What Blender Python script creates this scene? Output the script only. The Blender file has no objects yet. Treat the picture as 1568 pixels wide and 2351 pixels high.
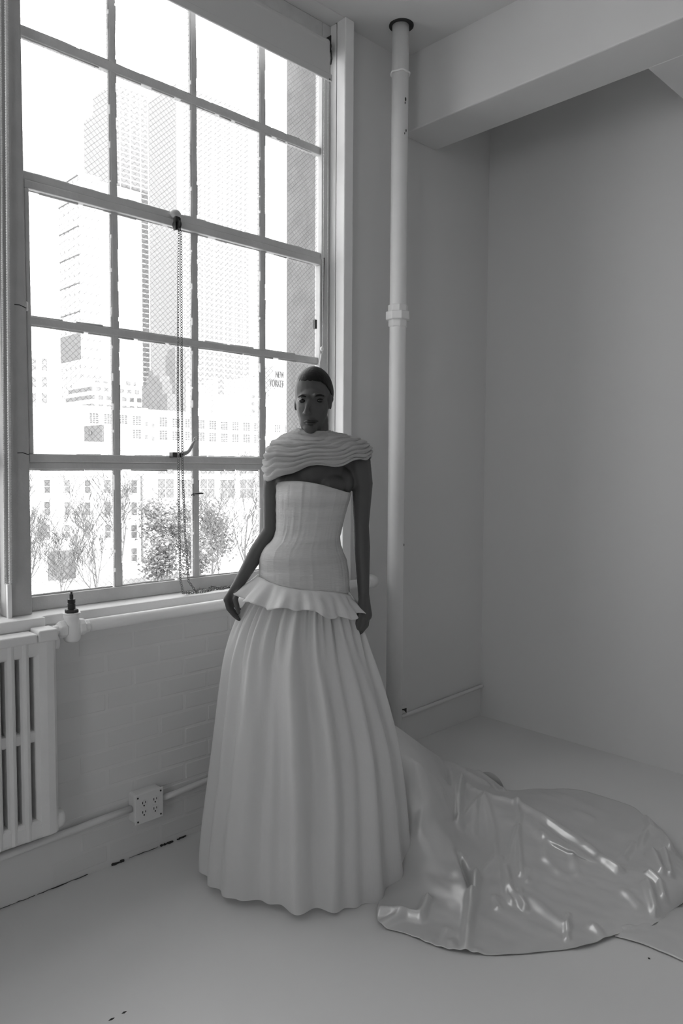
import bpy, bmesh, math, random
from math import sin, cos, pi, sqrt, radians, exp
from mathutils import Vector, Matrix, noise

# ------------------------------------------------------------------ camera, sky, sun, exposure
sc = bpy.context.scene
COL = sc.collection
FPX, YAW, PITCH, ROLL, CAMH = 1710.0, radians(44.187), radians(-3.4213), radians(0.31336), 1.45
FW = Vector((sin(YAW) * cos(PITCH), cos(YAW) * cos(PITCH), sin(PITCH)))
_r0 = Vector((cos(YAW), -sin(YAW), 0)); _u0 = _r0.cross(FW)
RT = _r0 * cos(ROLL) + _u0 * sin(ROLL)
UP = -_r0 * sin(ROLL) + _u0 * cos(ROLL)
CAM = Vector((0, 0, CAMH))
cd = bpy.data.cameras.new('camera'); cam = bpy.data.objects.new('camera', cd); COL.objects.link(cam)
cd.sensor_fit = 'HORIZONTAL'; cd.sensor_width = 36.0; cd.lens = FPX / 1568.0 * 36.0
cd.clip_start = 0.05; cd.clip_end = 3000
M = Matrix((RT, UP, -FW)).transposed().to_4x4(); M.translation = CAM
cam.matrix_world = M
sc.camera = cam

w = bpy.data.worlds.new('overcast_sky'); sc.world = w; w.use_nodes = True
bg = w.node_tree.nodes['Background']; bg.inputs['Color'].default_value = (1, 1, 1, 1); bg.inputs['Strength'].default_value = 5.0
sd = bpy.data.lights.new('sun', 'SUN'); sun = bpy.data.objects.new('sun', sd); COL.objects.link(sun)
sd.energy = 9.0; sd.angle = radians(1.5)
sun.rotation_euler = Vector((-0.40, 0.66, -0.62)).to_track_quat('-Z', 'Y').to_euler()
sc.view_settings.view_transform = 'Standard'; sc.view_settings.look = 'None'
sc.view_settings.gamma = 1.0; sc.view_settings.use_curve_mapping = False
sc.view_settings.exposure = 0.0
try:
    sc.cycles.max_bounces = 6; sc.cycles.diffuse_bounces = 6; sc.cycles.glossy_bounces = 3
    sc.cycles.transparent_max_bounces = 12; sc.cycles.transmission_bounces = 4
    sc.cycles.caustics_reflective = False; sc.cycles.caustics_refractive = False
    sc.cycles.sample_clamp_indirect = 6.0
except Exception: pass
# sampling portals that fill the openings of the three windows (they add no light)
for x0, x1 in ((1.0, 2.396), (-0.47, 0.92), (-1.94, -0.55)):
    ld = bpy.data.lights.new('window_portal', 'AREA'); ld.shape = 'RECTANGLE'; ld.size = x1 - x0; ld.size_y = 2.45
    lo = bpy.data.objects.new('window_portal', ld); COL.objects.link(lo)
    lo.location = ((x0 + x1) / 2, 2.66, 2.175); lo.rotation_euler = (radians(-90), 0, 0)
    ld.cycles.is_portal = True
for k in range(1):
    ld = bpy.data.lights.new('window_portal', 'AREA'); ld.shape = 'RECTANGLE'; ld.size = 1.40; ld.size_y = 2.45
    lo = bpy.data.objects.new('window_portal', ld); COL.objects.link(lo)
    lo.location = (-4.6 - .18, -2.4 + .70, 2.175); lo.rotation_euler = (radians(-90), 0, radians(90))
    ld.cycles.is_portal = True

def ray(px, py): return FW + RT * ((px - 784.0) / FPX) - UP * ((py - 1175.5) / FPX)
def at(px, py, ax, v):                       # the point of a sight line that lies on the plane axis = v
    d = ray(px, py); t = (v - CAM[ax]) / d[ax]; return CAM + d * t

# ------------------------------------------------------------------ materials (all procedural)
MATS = {}
def mat(name, g, rough=0.6, spec=0.3, metal=0.0, noise_amt=0.0, nscale=8.0, bump=0.0, bscale=40.0, sheen=0.0, coat=0.0, detail=4.0):
    m = bpy.data.materials.new(name); m.use_nodes = True; nt = m.node_tree; b = nt.nodes['Principled BSDF']
    b.inputs['Base Color'].default_value = (g, g, g, 1); b.inputs['Roughness'].default_value = rough
    b.inputs['Specular IOR Level'].default_value = spec; b.inputs['Metallic'].default_value = metal
    if sheen: b.inputs['Sheen Weight'].default_value = sheen
    if coat: b.inputs['Coat Weight'].default_value = coat
    tc = nt.nodes.new('ShaderNodeTexCoord')
    if noise_amt:
        n = nt.nodes.new('ShaderNodeTexNoise'); n.inputs['Scale'].default_value = nscale; n.inputs['Detail'].default_value = detail
        r = nt.nodes.new('ShaderNodeMapRange'); r.inputs['To Min'].default_value = max(0, g * (1 - noise_amt)); r.inputs['To Max'].default_value = min(1, g * (1 + noise_amt))
        r.inputs['From Min'].default_value = 0.3; r.inputs['From Max'].default_value = 0.7
        nt.links.new(tc.outputs['Object'], n.inputs['Vector']); nt.links.new(n.outputs['Fac'], r.inputs['Value']); nt.links.new(r.outputs['Result'], b.inputs['Base Color'])
    if bump:
        n2 = nt.nodes.new('ShaderNodeTexNoise'); n2.inputs['Scale'].default_value = bscale; n2.inputs['Detail'].default_value = 5
        bp = nt.nodes.new('ShaderNodeBump'); bp.inputs['Strength'].default_value = bump; bp.inputs['Distance'].default_value = 0.01
        nt.links.new(tc.outputs['Object'], n2.inputs['Vector']); nt.links.new(n2.outputs['Fac'], bp.inputs['Height']); nt.links.new(bp.outputs['Normal'], b.inputs['Normal'])
    MATS[name] = m; return m

def cloth_mat(name, g, trans=0.25, rough=0.8, bump=0.0, bscale=200.0, stretch=(1, 1, 1), sheen=0.2, streak=0.0):
    m = mat(name, g, rough, 0.15, sheen=sheen); nt = m.node_tree; b = nt.nodes['Principled BSDF']; out = nt.nodes['Material Output']
    t = nt.nodes.new('ShaderNodeBsdfTranslucent'); t.inputs['Color'].default_value = (g, g, g, 1)
    mx = nt.nodes.new('ShaderNodeMixShader'); mx.inputs['Fac'].default_value = trans
    nt.links.new(b.outputs['BSDF'], mx.inputs[1]); nt.links.new(t.outputs['BSDF'], mx.inputs[2]); nt.links.new(mx.outputs['Shader'], out.inputs['Surface'])
    tc = nt.nodes.new('ShaderNodeTexCoord'); mp = nt.nodes.new('ShaderNodeMapping'); mp.inputs['Scale'].default_value = stretch
    nt.links.new(tc.outputs['Object'], mp.inputs['Vector'])
    if bump:
        n2 = nt.nodes.new('ShaderNodeTexNoise'); n2.inputs['Scale'].default_value = bscale; n2.inputs['Detail'].default_value = 3
        bp = nt.nodes.new('ShaderNodeBump'); bp.inputs['Strength'].default_value = bump; bp.inputs['Distance'].default_value = 0.01
        nt.links.new(mp.outputs['Vector'], n2.inputs['Vector']); nt.links.new(n2.outputs['Fac'], bp.inputs['Height'])
        nt.links.new(bp.outputs['Normal'], b.inputs['Normal'])
    if streak:
        n3 = nt.nodes.new('ShaderNodeTexNoise'); n3.inputs['Scale'].default_value = 9; n3.inputs['Detail'].default_value = 6
        r = nt.nodes.new('ShaderNodeMapRange'); r.inputs['From Min'].default_value = 0.3; r.inputs['From Max'].default_value = 0.7
        r.inputs['To Min'].default_value = g * (1 - streak); r.inputs['To Max'].default_value = min(1, g * (1 + streak))
        nt.links.new(mp.outputs['Vector'], n3.inputs['Vector']); nt.links.new(n3.outputs['Fac'], r.inputs['Value']); nt.links.new(r.outputs['Result'], b.inputs['Base Color'])
    return m

mat('wall_paint', 0.70, 0.55, 0.25)
mat('brick_paint', 0.68, 0.5, 0.3)
mat('ceiling_paint', 0.68, 0.7, 0.2, noise_amt=0.03, nscale=2.5, detail=1)
mat('floor_paint', 0.70, 0.42, 0.35, noise_amt=0.02, nscale=1.5, detail=1)
mat('frame_paint', 0.62, 0.5, 0.3, noise_amt=0.06, nscale=14, bump=0.15, bscale=60)
mat('post_paint', 0.45, 0.5, 0.3, noise_amt=0.06, nscale=14, bump=0.15, bscale=60)
mat('sill_paint', 0.86, 0.45, 0.35, noise_amt=0.03, nscale=8, bump=0.06, bscale=50)
mat('pipe_paint', 0.88, 0.42, 0.4, noise_amt=0.02, nscale=6, bump=0.06, bscale=50)
mat('radiator_paint', 0.74, 0.45, 0.35, noise_amt=0.03, nscale=9, bump=0.06, bscale=50)
mat('shade_fabric', 0.6, 0.8, 0.1, bump=0.03, bscale=300)
mat('black_metal', 0.02, 0.45, 0.5)
mat('dark_metal', 0.07, 0.4, 0.5, metal=0.6, noise_amt=0.3, nscale=90)
mat('chain_metal', 0.22, 0.35, 0.5, metal=0.7)
mat('bead_chain', 0.7, 0.4, 0.5)
mat('lever_metal', 0.4, 0.4, 0.5, metal=0.3)
mat('slot_black', 0.012, 0.8, 0.1)
mat('outlet_plate', 0.72, 0.4, 0.4)
mat('grime', 0.05, 0.9, 0.1)
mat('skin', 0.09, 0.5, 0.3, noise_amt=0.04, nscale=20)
mat('hair', 0.012, 0.45, 0.2, bump=0.25, bscale=120)
mat('lip', 0.03, 0.45, 0.4)
mat('eye_socket_shade', 0.015, 0.2, 0.6)
cloth_mat('tulle', 0.85, 0.33, 0.85, bump=0.08, bscale=160, stretch=(1, 1, 0.15), streak=0.03)
cloth_mat('bodice_tulle', 0.62, 0.15, 0.85, bump=0.25, bscale=110, stretch=(0.3, 0.3, 3), streak=0.10)
cloth_mat('wrap_tulle', 0.5, 0.2, 0.85, bump=0.5, bscale=50, stretch=(0.3, 0.3, 4), streak=0.25)
mat('satin', 0.64, 0.32, 0.8, metal=0.30, sheen=0.1)
# outside
mat('facade_white', 0.8, 0.8, 0.1, noise_amt=0.03, nscale=0.3)
mat('facade_pale', 0.6, 0.8, 0.1, noise_amt=0.04, nscale=0.3)
mat('facade_stone', 0.5, 0.85, 0.1, noise_amt=0.06, nscale=0.4)
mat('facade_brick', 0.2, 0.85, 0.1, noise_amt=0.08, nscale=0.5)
mat('roofing', 0.15, 0.9, 0.1)
mat('far_glass', 0.13, 0.3, 0.4)
mat('far_glass_pale', 0.19, 0.4, 0.3)
mat('far_frame', 0.7, 0.7, 0.2)
mat('ground', 0.5, 0.9, 0.1, noise_amt=0.15, nscale=0.2)
mat('bark', 0.18, 0.9, 0.1, noise_amt=0.2, nscale=3)
mat('leaf', 0.2, 0.7, 0.2, noise_amt=0.3, nscale=2)
mat('exterior_brick', 0.25, 0.85, 0.1, noise_amt=0.12, nscale=14, bump=0.3, bscale=30)

def grid_facade(name, g, dark, sx, sz, tx, tz, axis=0):
    """pale facade with rows of windows too small to pick apart: bands along a horizontal axis and up z (metres)"""
    m = mat(name, g, 0.7, 0.2); nt = m.node_tree; b = nt.nodes['Principled BSDF']
    tc = nt.nodes.new('ShaderNodeTexCoord'); sp = nt.nodes.new('ShaderNodeSeparateXYZ'); nt.links.new(tc.outputs['Object'], sp.inputs[0])
    def band(sock, pitch, frac):
        d = nt.nodes.new('ShaderNodeMath'); d.operation = 'DIVIDE'; d.inputs[1].default_value = pitch; nt.links.new(sock, d.inputs[0])
        f = nt.nodes.new('ShaderNodeMath'); f.operation = 'FRACT'; nt.links.new(d.outputs[0], f.inputs[0])
        g_ = nt.nodes.new('ShaderNodeMath'); g_.operation = 'LESS_THAN'; g_.inputs[1].default_value = frac; nt.links.new(f.outputs[0], g_.inputs[0]); return g_
    a = band(sp.outputs[axis], sx, tx); c = band(sp.outputs[2], sz, tz)
    mu = nt.nodes.new('ShaderNodeMath'); mu.operation = 'MULTIPLY'; nt.links.new(a.outputs[0], mu.inputs[0]); nt.links.new(c.outputs[0], mu.inputs[1])
    mr = nt.nodes.new('ShaderNodeMapRange'); mr.inputs['To Min'].default_value = g; mr.inputs['To Max'].default_value = dark
    nt.links.new(mu.outputs[0], mr.inputs['Value']); nt.links.new(mr.outputs['Result'], b.inputs['Base Color'])
    return m
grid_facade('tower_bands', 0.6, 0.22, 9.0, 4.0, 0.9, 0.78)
grid_facade('tower_shaded_side', 0.30, 0.27, 400.0, 4.0, 1.0, 0.82, axis=1)  # darker facade colour, holds the shade of the tower flanks
grid_facade('slim_tower_dots', 0.5, 0.28, 5.0, 4.2, 0.32, 0.35, axis=1)
grid_facade('small_windows', 0.8, 0.2, 3.6, 3.7, 0.6, 0.5)

def glass_mat():
    m = bpy.data.materials.new('wired_glass'); m.use_nodes = True; nt = m.node_tree
    for n in list(nt.nodes): nt.nodes.remove(n)
    out = nt.nodes.new('ShaderNodeOutputMaterial'); tr = nt.nodes.new('ShaderNodeBsdfTransparent'); tr.inputs['Color'].default_value = (0.9, 0.9, 0.9, 1)
    gl = nt.nodes.new('ShaderNodeBsdfGlossy'); gl.inputs['Roughness'].default_value = 0.03; gl.inputs['Color'].default_value = (0.9, 0.9, 0.9, 1)
    lw = nt.nodes.new('ShaderNodeLayerWeight'); lw.inputs['Blend'].default_value = 0.5
    pw = nt.nodes.new('ShaderNodeMath'); pw.operation = 'POWER'; pw.inputs[1].default_value = 5; nt.links.new(lw.outputs['Facing'], pw.inputs[0])
    fr = nt.nodes.new('ShaderNodeMath'); fr.operation = 'MULTIPLY_ADD'; fr.inputs[1].default_value = 0.5; fr.inputs[2].default_value = 0.03; nt.links.new(pw.outputs[0], fr.inputs[0])
    mx = nt.nodes.new('ShaderNodeMixShader'); nt.links.new(fr.outputs[0], mx.inputs['Fac']); nt.links.new(tr.outputs[0], mx.inputs[1]); nt.links.new(gl.outputs[0], mx.inputs[2])
    df = nt.nodes.new('ShaderNodeBsdfDiffuse'); df.inputs['Color'].default_value = (0.4, 0.4, 0.4, 1)
    tc = nt.nodes.new('ShaderNodeTexCoord'); sp = nt.nodes.new('ShaderNodeSeparateXYZ'); nt.links.new(tc.outputs['Object'], sp.inputs[0])
    cmps = []
    for sgn in (1, -1):                       # two families of wires crossing in diamonds
        a = nt.nodes.new('ShaderNodeMath'); a.operation = 'MULTIPLY_ADD'; a.inputs[1].default_value = 0.95 * sgn
        nt.links.new(sp.outputs[0], a.inputs[0]); nt.links.new(sp.outputs[2], a.inputs[2])
        d = nt.nodes.new('ShaderNodeMath'); d.operation = 'DIVIDE'; d.inputs[1].default_value = 0.0215; nt.links.new(a.outputs[0], d.inputs[0])
        f = nt.nodes.new('ShaderNodeMath'); f.operation = 'FRACT'; nt.links.new(d.outputs[0], f.inputs[0])
        c = nt.nodes.new('ShaderNodeMath'); c.operation = 'LESS_THAN'; c.inputs[1].default_value = 0.055; nt.links.new(f.outputs[0], c.inputs[0]); cmps.append(c)
    mxm = nt.nodes.new('ShaderNodeMath'); mxm.operation = 'MAXIMUM'; nt.links.new(cmps[0].outputs[0], mxm.inputs[0]); nt.links.new(cmps[1].outputs[0], mxm.inputs[1])
    sc2 = nt.nodes.new('ShaderNodeMath'); sc2.operation = 'MULTIPLY_ADD'; sc2.inputs[1].default_value = 0.5; sc2.inputs[2].default_value = 0.03; nt.links.new(mxm.outputs[0], sc2.inputs[0])
    m2 = nt.nodes.new('ShaderNodeMixShader'); nt.links.new(sc2.outputs[0], m2.inputs['Fac']); nt.links.new(mx.outputs[0], m2.inputs[1]); nt.links.new(df.outputs[0], m2.inputs[2])
    nt.links.new(m2.outputs[0], out.inputs['Surface']); MATS['wired_glass'] = m
glass_mat()

# ------------------------------------------------------------------ mesh helpers
class MB:
    def __init__(s): s.v = []; s.f = []
    def add(s, vs, fs):
        n = len(s.v); s.v += [tuple(v) for v in vs]; s.f += [tuple(i + n for i in f) for f in fs]; return s
    def box(s, x0, x1, y0, y1, z0, z1):
        v = [(x, y, z) for z in (z0, z1) for y in (y0, y1) for x in (x0, x1)]
        return s.add(v, [(0, 2, 3, 1), (4, 5, 7, 6), (0, 1, 5, 4), (2, 6, 7, 3), (0, 4, 6, 2), (1, 3, 7, 5)])
    def prism(s, poly, y0, y1, axis='y'):                 # poly of (a, z), extruded along axis
        n = len(poly); f = (lambda a, z, t: (a, t, z)) if axis == 'y' else (lambda a, z, t: (t, a, z))
        v = [f(a, z, y0) for a, z in poly] + [f(a, z, y1) for a, z in poly]
        return s.add(v, [tuple(range(n)), tuple(range(2 * n - 1, n - 1, -1))] + [(i, i + n, (i + 1) % n + n, (i + 1) % n) for i in range(n)])
    def tube(s, pts, r, n=10, cap=True, closed=False):
        pts = [Vector(p) for p in pts]; m = len(pts); rs = r if isinstance(r, (list, tuple)) else [r] * m
        vs = []; ref = None
        for i, p in enumerate(pts):
            a = pts[(i - 1) % m] if (closed or i > 0) else pts[i]; b = pts[(i + 1) % m] if (closed or i < m - 1) else pts[i]
            t = (b - a); t = t.normalized() if t.length > 1e-9 else Vector((0, 0, 1))
            if ref is None: ref = t.orthogonal().normalized()
            u = (ref - t * ref.dot(t)); u = u.normalized() if u.length > 1e-6 else t.orthogonal().normalized(); ref = u; vv = t.cross(u)
            for k in range(n): vs.append(p + (u * cos(2 * pi * k / n) + vv * sin(2 * pi * k / n)) * rs[i])
        fs = []
        for i in range(m if closed else m - 1):
            j = (i + 1) % m
            for k in range(n): fs.append((i * n + k, i * n + (k + 1) % n, j * n + (k + 1) % n, j * n + k))
        if cap and not closed: fs += [tuple(range(n - 1, -1, -1)), tuple((m - 1) * n + k for k in range(n))]
        return s.add(vs, fs)
    def lathe(s, prof, c, axis=(0, 0, 1), n=20, rot=0):   # prof of (radius, height)
        ax = Vector(axis).normalized(); u = ax.orthogonal().normalized() if abs(ax.z) < 0.9 else Vector((1, 0, 0)); vv = ax.cross(u); c = Vector(c)
        vs = [c + ax * h + (u * cos(2 * pi * k / n + rot) + vv * sin(2 * pi * k / n + rot)) * r for r, h in prof for k in range(n)]
        m = len(prof); fs = [(i * n + k, i * n + (k + 1) % n, (i + 1) * n + (k + 1) % n, (i + 1) * n + k) for i in range(m - 1) for k in range(n)]
        fs += [tuple(range(n - 1, -1, -1)), tuple((m - 1) * n + k for k in range(n))]
        return s.add(vs, fs)
    def ball(s, c, r, nu=12, nv=8, rot=None):
        c = Vector(c); rx, ry, rz = r if isinstance(r, (tuple, list)) else (r, r, r); vs = []; R = rot or Matrix.Identity(3)
        for j in range(1, nv):
            ph = pi * j / nv
            for k in range(nu): vs.append(c + R @ Vector((rx * sin(ph) * cos(2 * pi * k / nu), ry * sin(ph) * sin(2 * pi * k / nu), rz * cos(ph))))
        top = len(vs); vs += [c + R @ Vector((0, 0, rz)), c - R @ Vector((0, 0, rz))]
        fs = [(j * nu + k, (j + 1) * nu + k, (j + 1) * nu + (k + 1) % nu, j * nu + (k + 1) % nu) for j in range(nv - 2) for k in range(nu)]
        fs += [(top, k, (k + 1) % nu) for k in range(nu)] + [(top + 1, (nv - 2) * nu + (k + 1) % nu, (nv - 2) * nu + k) for k in range(nu)]
        return s.add(vs, fs)
    def grid(s, P, closed_u=False):                       # P[i][j]; i rows, j columns
        m, n = len(P), len(P[0]); vs = [p for r in P for p in r]
        fs = [(i * n + j, i * n + (j + 1) % n, (i + 1) * n + (j + 1) % n, (i + 1) * n + j) for i in range(m - 1) for j in range(n if closed_u else n - 1)]
        return s.add(vs, fs)
    def mesh(s, name, m=None, smooth=False):
        me = bpy.data.meshes.new(name); me.from_pydata(s.v, [], s.f)
        bm = bmesh.new(); bm.from_mesh(me); bmesh.ops.recalc_face_normals(bm, faces=bm.faces); bm.to_mesh(me); bm.free()
        if m: me.materials.append(MATS[m])
        if smooth:
            for p in me.polygons: p.use_smooth = True
        return me
def link(name, me, parent=None):
    o = bpy.data.objects.new(name, me); COL.objects.link(o)
    if parent:
        o.parent = parent
        o.matrix_parent_inverse = Matrix.Translation(-parent.location)
    return o
def mk(name, mb, m, parent=None, smooth=False, bevel=0, segs=2, solid=0, subd=0):
    o = link(name, mb.mesh(name, m, smooth), parent)
    if subd: k = o.modifiers.new('sub', 'SUBSURF'); k.levels = subd; k.render_levels = subd
    if solid: k = o.modifiers.new('solid', 'SOLIDIFY'); k.thickness = solid; k.offset = 0
    if bevel: k = o.modifiers.new('bevel', 'BEVEL'); k.width = bevel; k.segments = segs; k.limit_method = 'ANGLE'; k.angle_limit = radians(40)
    return o
def tag(o, label, cat, group=None, kind=None):
    if label: o['label'] = label
    if cat: o['category'] = cat
    if group: o['group'] = group
    if kind: o['kind'] = kind
    return o
def thing(name, label, cat, loc=(0, 0, 0), group=None, kind=None, parent=None):
    o = bpy.data.objects.new(name, None); COL.objects.link(o); o.location = loc; o.empty_display_size = 0.1
    if parent: o.parent = parent; o.matrix_parent_inverse = Matrix.Translation(-parent.location)
    return tag(o, label, cat, group, kind)
def struct(name, mb, m, label, cat, **k):
    return tag(mk(name, mb, m, **k), label, cat, kind='structure')
def smoothstep(a, b, x):
    t = min(1, max(0, (x - a) / (b - a))); return t * t * (3 - 2 * t)
def interp(x, xs, ys):
    if x <= xs[0]: return ys[0]
    for i in range(1, len(xs)):
        if x <= xs[i]:
            t = (x - xs[i - 1]) / (xs[i] - xs[i - 1]); return ys[i - 1] + (ys[i] - ys[i - 1]) * t
    return ys[-1]
def cinterp(x, xs, ys):                                    # monotone-ish cubic
    n = len(xs)
    if x <= xs[0]: return ys[0]
    if x >= xs[-1]: return ys[-1]
    i = max(k for k in range(n - 1) if xs[k] <= x); h = xs[i + 1] - xs[i]; t = (x - xs[i]) / h
    d = [(ys[k + 1] - ys[k]) / (xs[k + 1] - xs[k]) for k in range(n - 1)]
    sl = lambda k: d[0] if k == 0 else d[-1] if k == n - 1 else (0 if d[k - 1] * d[k] <= 0 else 2 * d[k - 1] * d[k] / (d[k - 1] + d[k]))
    m0, m1 = sl(i) * h, sl(i + 1) * h
    return (2 * t**3 - 3 * t**2 + 1) * ys[i] + (t**3 - 2 * t**2 + t) * m0 + (-2 * t**3 + 3 * t**2) * ys[i + 1] + (t**3 - t**2) * m1
def catmull(pts, n):
    P = [Vector(p) for p in pts]; out = []; m = len(P) - 1
    for k in range(n):
        u = k / (n - 1) * m; i = min(int(u), m - 1); t = u - i
        p0, p1, p2, p3 = P[max(i - 1, 0)], P[i], P[i + 1], P[min(i + 2, m)]
        out.append(0.5 * ((2 * p1) + (p2 - p0) * t + (2 * p0 - 5 * p1 + 4 * p2 - p3) * t * t + (3 * p1 - p0 - 3 * p2 + p3) * t**3))
    return out
rnd = random.Random(7)

# ------------------------------------------------------------------ the room
YW, YP, YO = 2.46, 2.51, 2.84          # spandrel face, pier face, outer face
XRV = 2.396                             # right reveal of the window
XC, XL, YB, ZC = 3.586, -4.6, -6.0, 3.45
SILL, HEAD = 0.95, 3.445
WINS = [(0.985, XRV), (-0.47, 0.86), (-1.94, -0.61)]

floor = struct('floor', MB().box(XL - .2, XC + .2, YB - .2, YO, -0.25, 0), 'floor_paint', 'white painted concrete studio floor', 'floor')
struct('ceiling', MB().box(XL - .2, XC + .2, YB - .2, YO, ZC, ZC + 0.25), 'ceiling_paint', 'white plaster ceiling above the window', 'ceiling')
struct('wall_right', MB().box(XC, XC + .2, YB - .2, YO, -0.2, ZC + .2), 'wall_paint', 'plain white plaster wall beyond the train of the gown', 'wall')
struct('wall_back', MB().box(XL - .2, XC + .2, YB - .2, YB, -0.2, ZC + .2), 'wall_paint', 'plain white wall behind the camera', 'wall')
wf = MB().box(XL - .3, XL, YB - .2, YO, -0.2, SILL).box(XL - .3, XL, YB - .2, YO, HEAD, ZC + .2)
LW = [-2.4]                                   # window bays of the side wall
for a, b in zip([YB - .2] + [y + 1.40 for y in LW], LW + [YO]): wf.box(XL - .3, XL, a, b, SILL, HEAD)
struct('wall_far_left', wf, 'wall_paint', 'white side wall with a row of windows, out of the frame', 'wall')
wl = MB()
wl.box(XL - .2, XRV, YW + .003, YO, -0.2, SILL - .035)                    # spandrel below the sills
wl.box(XL - .2, XRV, YW + .003, YO, HEAD, ZC + .2)                        # lintel
wl.box(XRV, XC + .2, YP, YO, -0.2, ZC + .2)                               # pier between window and corner
for a, b in ((XL - .2, -1.94), (-0.61, -0.47)): wl.box(a, b, YW + .003, YO, SILL - .035, HEAD)
wall_w = struct('wall_left', wl, 'wall_paint', 'white painted brick wall under and around the tall window', 'wall')
# painted bricks of the spandrel, picked out towards the pier and drowned in paint towards the radiator
CH, BL = 0.0695, 0.213
bm_b = MB().box(-BL / 2 + .004, BL / 2 - .004, 0, 0.03, -CH / 2 + .0035, CH / 2 - .0035)
brick_me = bm_b.mesh('brick', 'brick_paint')
for row in range(13):
    z = 0.018 + (row + 0.5) * CH
    for k in range(9):
        x = 1.12 + (k + (0.5 if row % 2 else 0)) * BL
        if x + BL / 2 > XRV + .03 or z + CH / 2 > 0.915: continue
        o = link('brick', brick_me, wall_w)
        proud = 0.0004 + 0.0026 * smoothstep(1.3, 2.0, x) + rnd.uniform(0, 0.0006)
        o.location = (x, YW + .003 - proud, z); o.rotation_euler = (rnd.uniform(-.008, .008), 0, rnd.uniform(-.006, .006))
        bv = o.modifiers.new('bevel', 'BEVEL'); bv.width = 0.004; bv.segments = 2
# sills
sl_ = MB().box(-1.98, XRV, YW, YO, SILL - .035, SILL)
sl_.box(-1.98, 1.0, YW - .03, YW + .05, SILL - .04, SILL + .001)
struct('trim_1', sl_, 'sill_paint', 'white painted window sill above the heating pipe', 'window sill', bevel=.006)
struct('trim_2', MB().box(XRV, 2.452, YW - .004, YP + .02, 0.0, ZC).box(XRV - .001, XRV + .01, YP, 2.553, SILL, HEAD), 'sill_paint', 'narrow white vertical casing at the edge of the window', 'casing', bevel=.006)
# beams under the ceiling
struct('ceiling_beam', MB().box(2.84, 3.102, YB, YP, 3.09, ZC + .01), 'ceiling_paint', 'deep white concrete beam running from the window wall under the ceiling', 'beam', bevel=.006)
struct('cross_beam', MB().box(3.09, XC, YB, 1.395, 3.088, ZC + .01), 'ceiling_paint', 'white dropped soffit between the beam and the plain wall', 'beam', bevel=.004)
struct('concrete_facade', MB().box(2.3955, 2.41, 2.60, 2.86, SILL, HEAD), 'exterior_brick', 'rough grey outer brick jamb seen through the wired panes', 'wall')

# ------------------------------------------------------------------ windows
COLS = [(1.3220, 1.3460), (1.6640, 1.6880), (2.0045, 2.0305)]
ROWS = [(1.927, 1.955), (2.866, 2.900)]
def steel_window(n, dx, label, show):
    t = thing('window_%d' % n, label, 'window', (1.68 + dx, 2.56, SILL), kind='structure')
    L, Rr = 1.008 + dx, 2.347 + dx
    def bar(name, b, bev=.004): return mk(name, b, 'frame_paint', t, bevel=bev if show else 0)
    YF = 2.553
    bar('jamb_frame', MB().box(Rr, XRV + dx - .001, YF, 2.60, SILL, HEAD))
    bar('jamb_frame', MB().box(L - .05, L - .004, YF, 2.60, SILL, HEAD))
    bar('sill_frame', MB().box(L - .004, Rr, YF + .004, 2.60, SILL, 1.000))
    bar('head_frame', MB().box(L - .004, Rr, YF, 2.60, 3.345, HEAD))
    bar('transom', MB().box(L - .004, Rr, 2.560, 2.60, 2.400, 2.430))
    bar('transom', MB().box(L - .004, Rr, 2.562, 2.60, 1.438, 1.464))
    # the opening sash: stiles and rails stand a little proud
    s = mk('sash_frame', MB().box(L - .004, Rr, 2.550, 2.585, 2.372, 2.400).box(L - .004, Rr, 2.550, 2.585, 1.463, 1.491)
           .box(L - .004, L + .012, 2.550, 2.585, 1.491, 2.372).box(Rr - .012, Rr, 2.550, 2.585, 1.491, 2.372), 'frame_paint', t, bevel=.004 if show else 0)
    for a, b in COLS: bar('mullion', MB().box(a + dx, b + dx, 2.566, 2.592, 0.998, 3.35))
    for a, b in ROWS: bar('glazing_bar', MB().box(L - .004, Rr, 2.564, 2.592, a, b))
    xs = [L] + [c for ab in COLS for c in ((ab[0] + ab[1]) / 2 + dx,)] + [Rr]
    zs = [1.0, 1.451, 1.941, 2.401, 2.883, 3.346]
    for i in range(4):
        for j in range(5):
            mk('pane', MB().box(xs[i] + .004, xs[i + 1] - .004, 2.5800, 2.5835, zs[j] + .004, zs[j + 1] - .004), 'wired_glass', t)
    if show:                                     # lumps of old putty and paint along the bars
        pt = MB()
        for a, b in COLS:
            for e in (a, b):
                z = 1.0
                while z < 3.3:
                    l = rnd.uniform(.04, .16); pt.tube([(e, 2.572, z), (e + rnd.uniform(-.002, .002), 2.572, z + l)], rnd.uniform(.0025, .005), 6); z += l * rnd.uniform(.8, 1.4)
        for zz in (1.002, 1.437, 1.49, 1.926, 1.956, 2.372, 2.43, 2.865, 2.901):
            x = L
            while x < Rr - .1:
                l = rnd.uniform(.04, .16); pt.tube([(x, 2.572, zz), (x + l, 2.572, zz + rnd.uniform(-.002, .002))], rnd.uniform(.0025, .005), 6); x += l * rnd.uniform(.8, 1.4)
        mk('putty', pt, 'frame_paint', t, smooth=True)
    return t
win1 = steel_window(1, 0, 'tall steel window of wired glass panes behind the woman', True)
win2 = steel_window(2, -1.455, 'steel window next to the tall window, past the post', False)
steel_window(3, -2.93, 'steel window farthest from the woman, out of the frame', False)
for k, y in enumerate(LW):
    r = win2.copy(); COL.objects.link(r); r.name = 'window_%d' % (4 + k); r['label'] = 'steel window of the side wall, out of the frame'
    r.location = (XL - .10, y + 0.695, SILL); r.rotation_euler = (0, 0, pi / 2)
    for ch in win2.children:
        c = ch.copy(); COL.objects.link(c); c.parent = r
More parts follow.
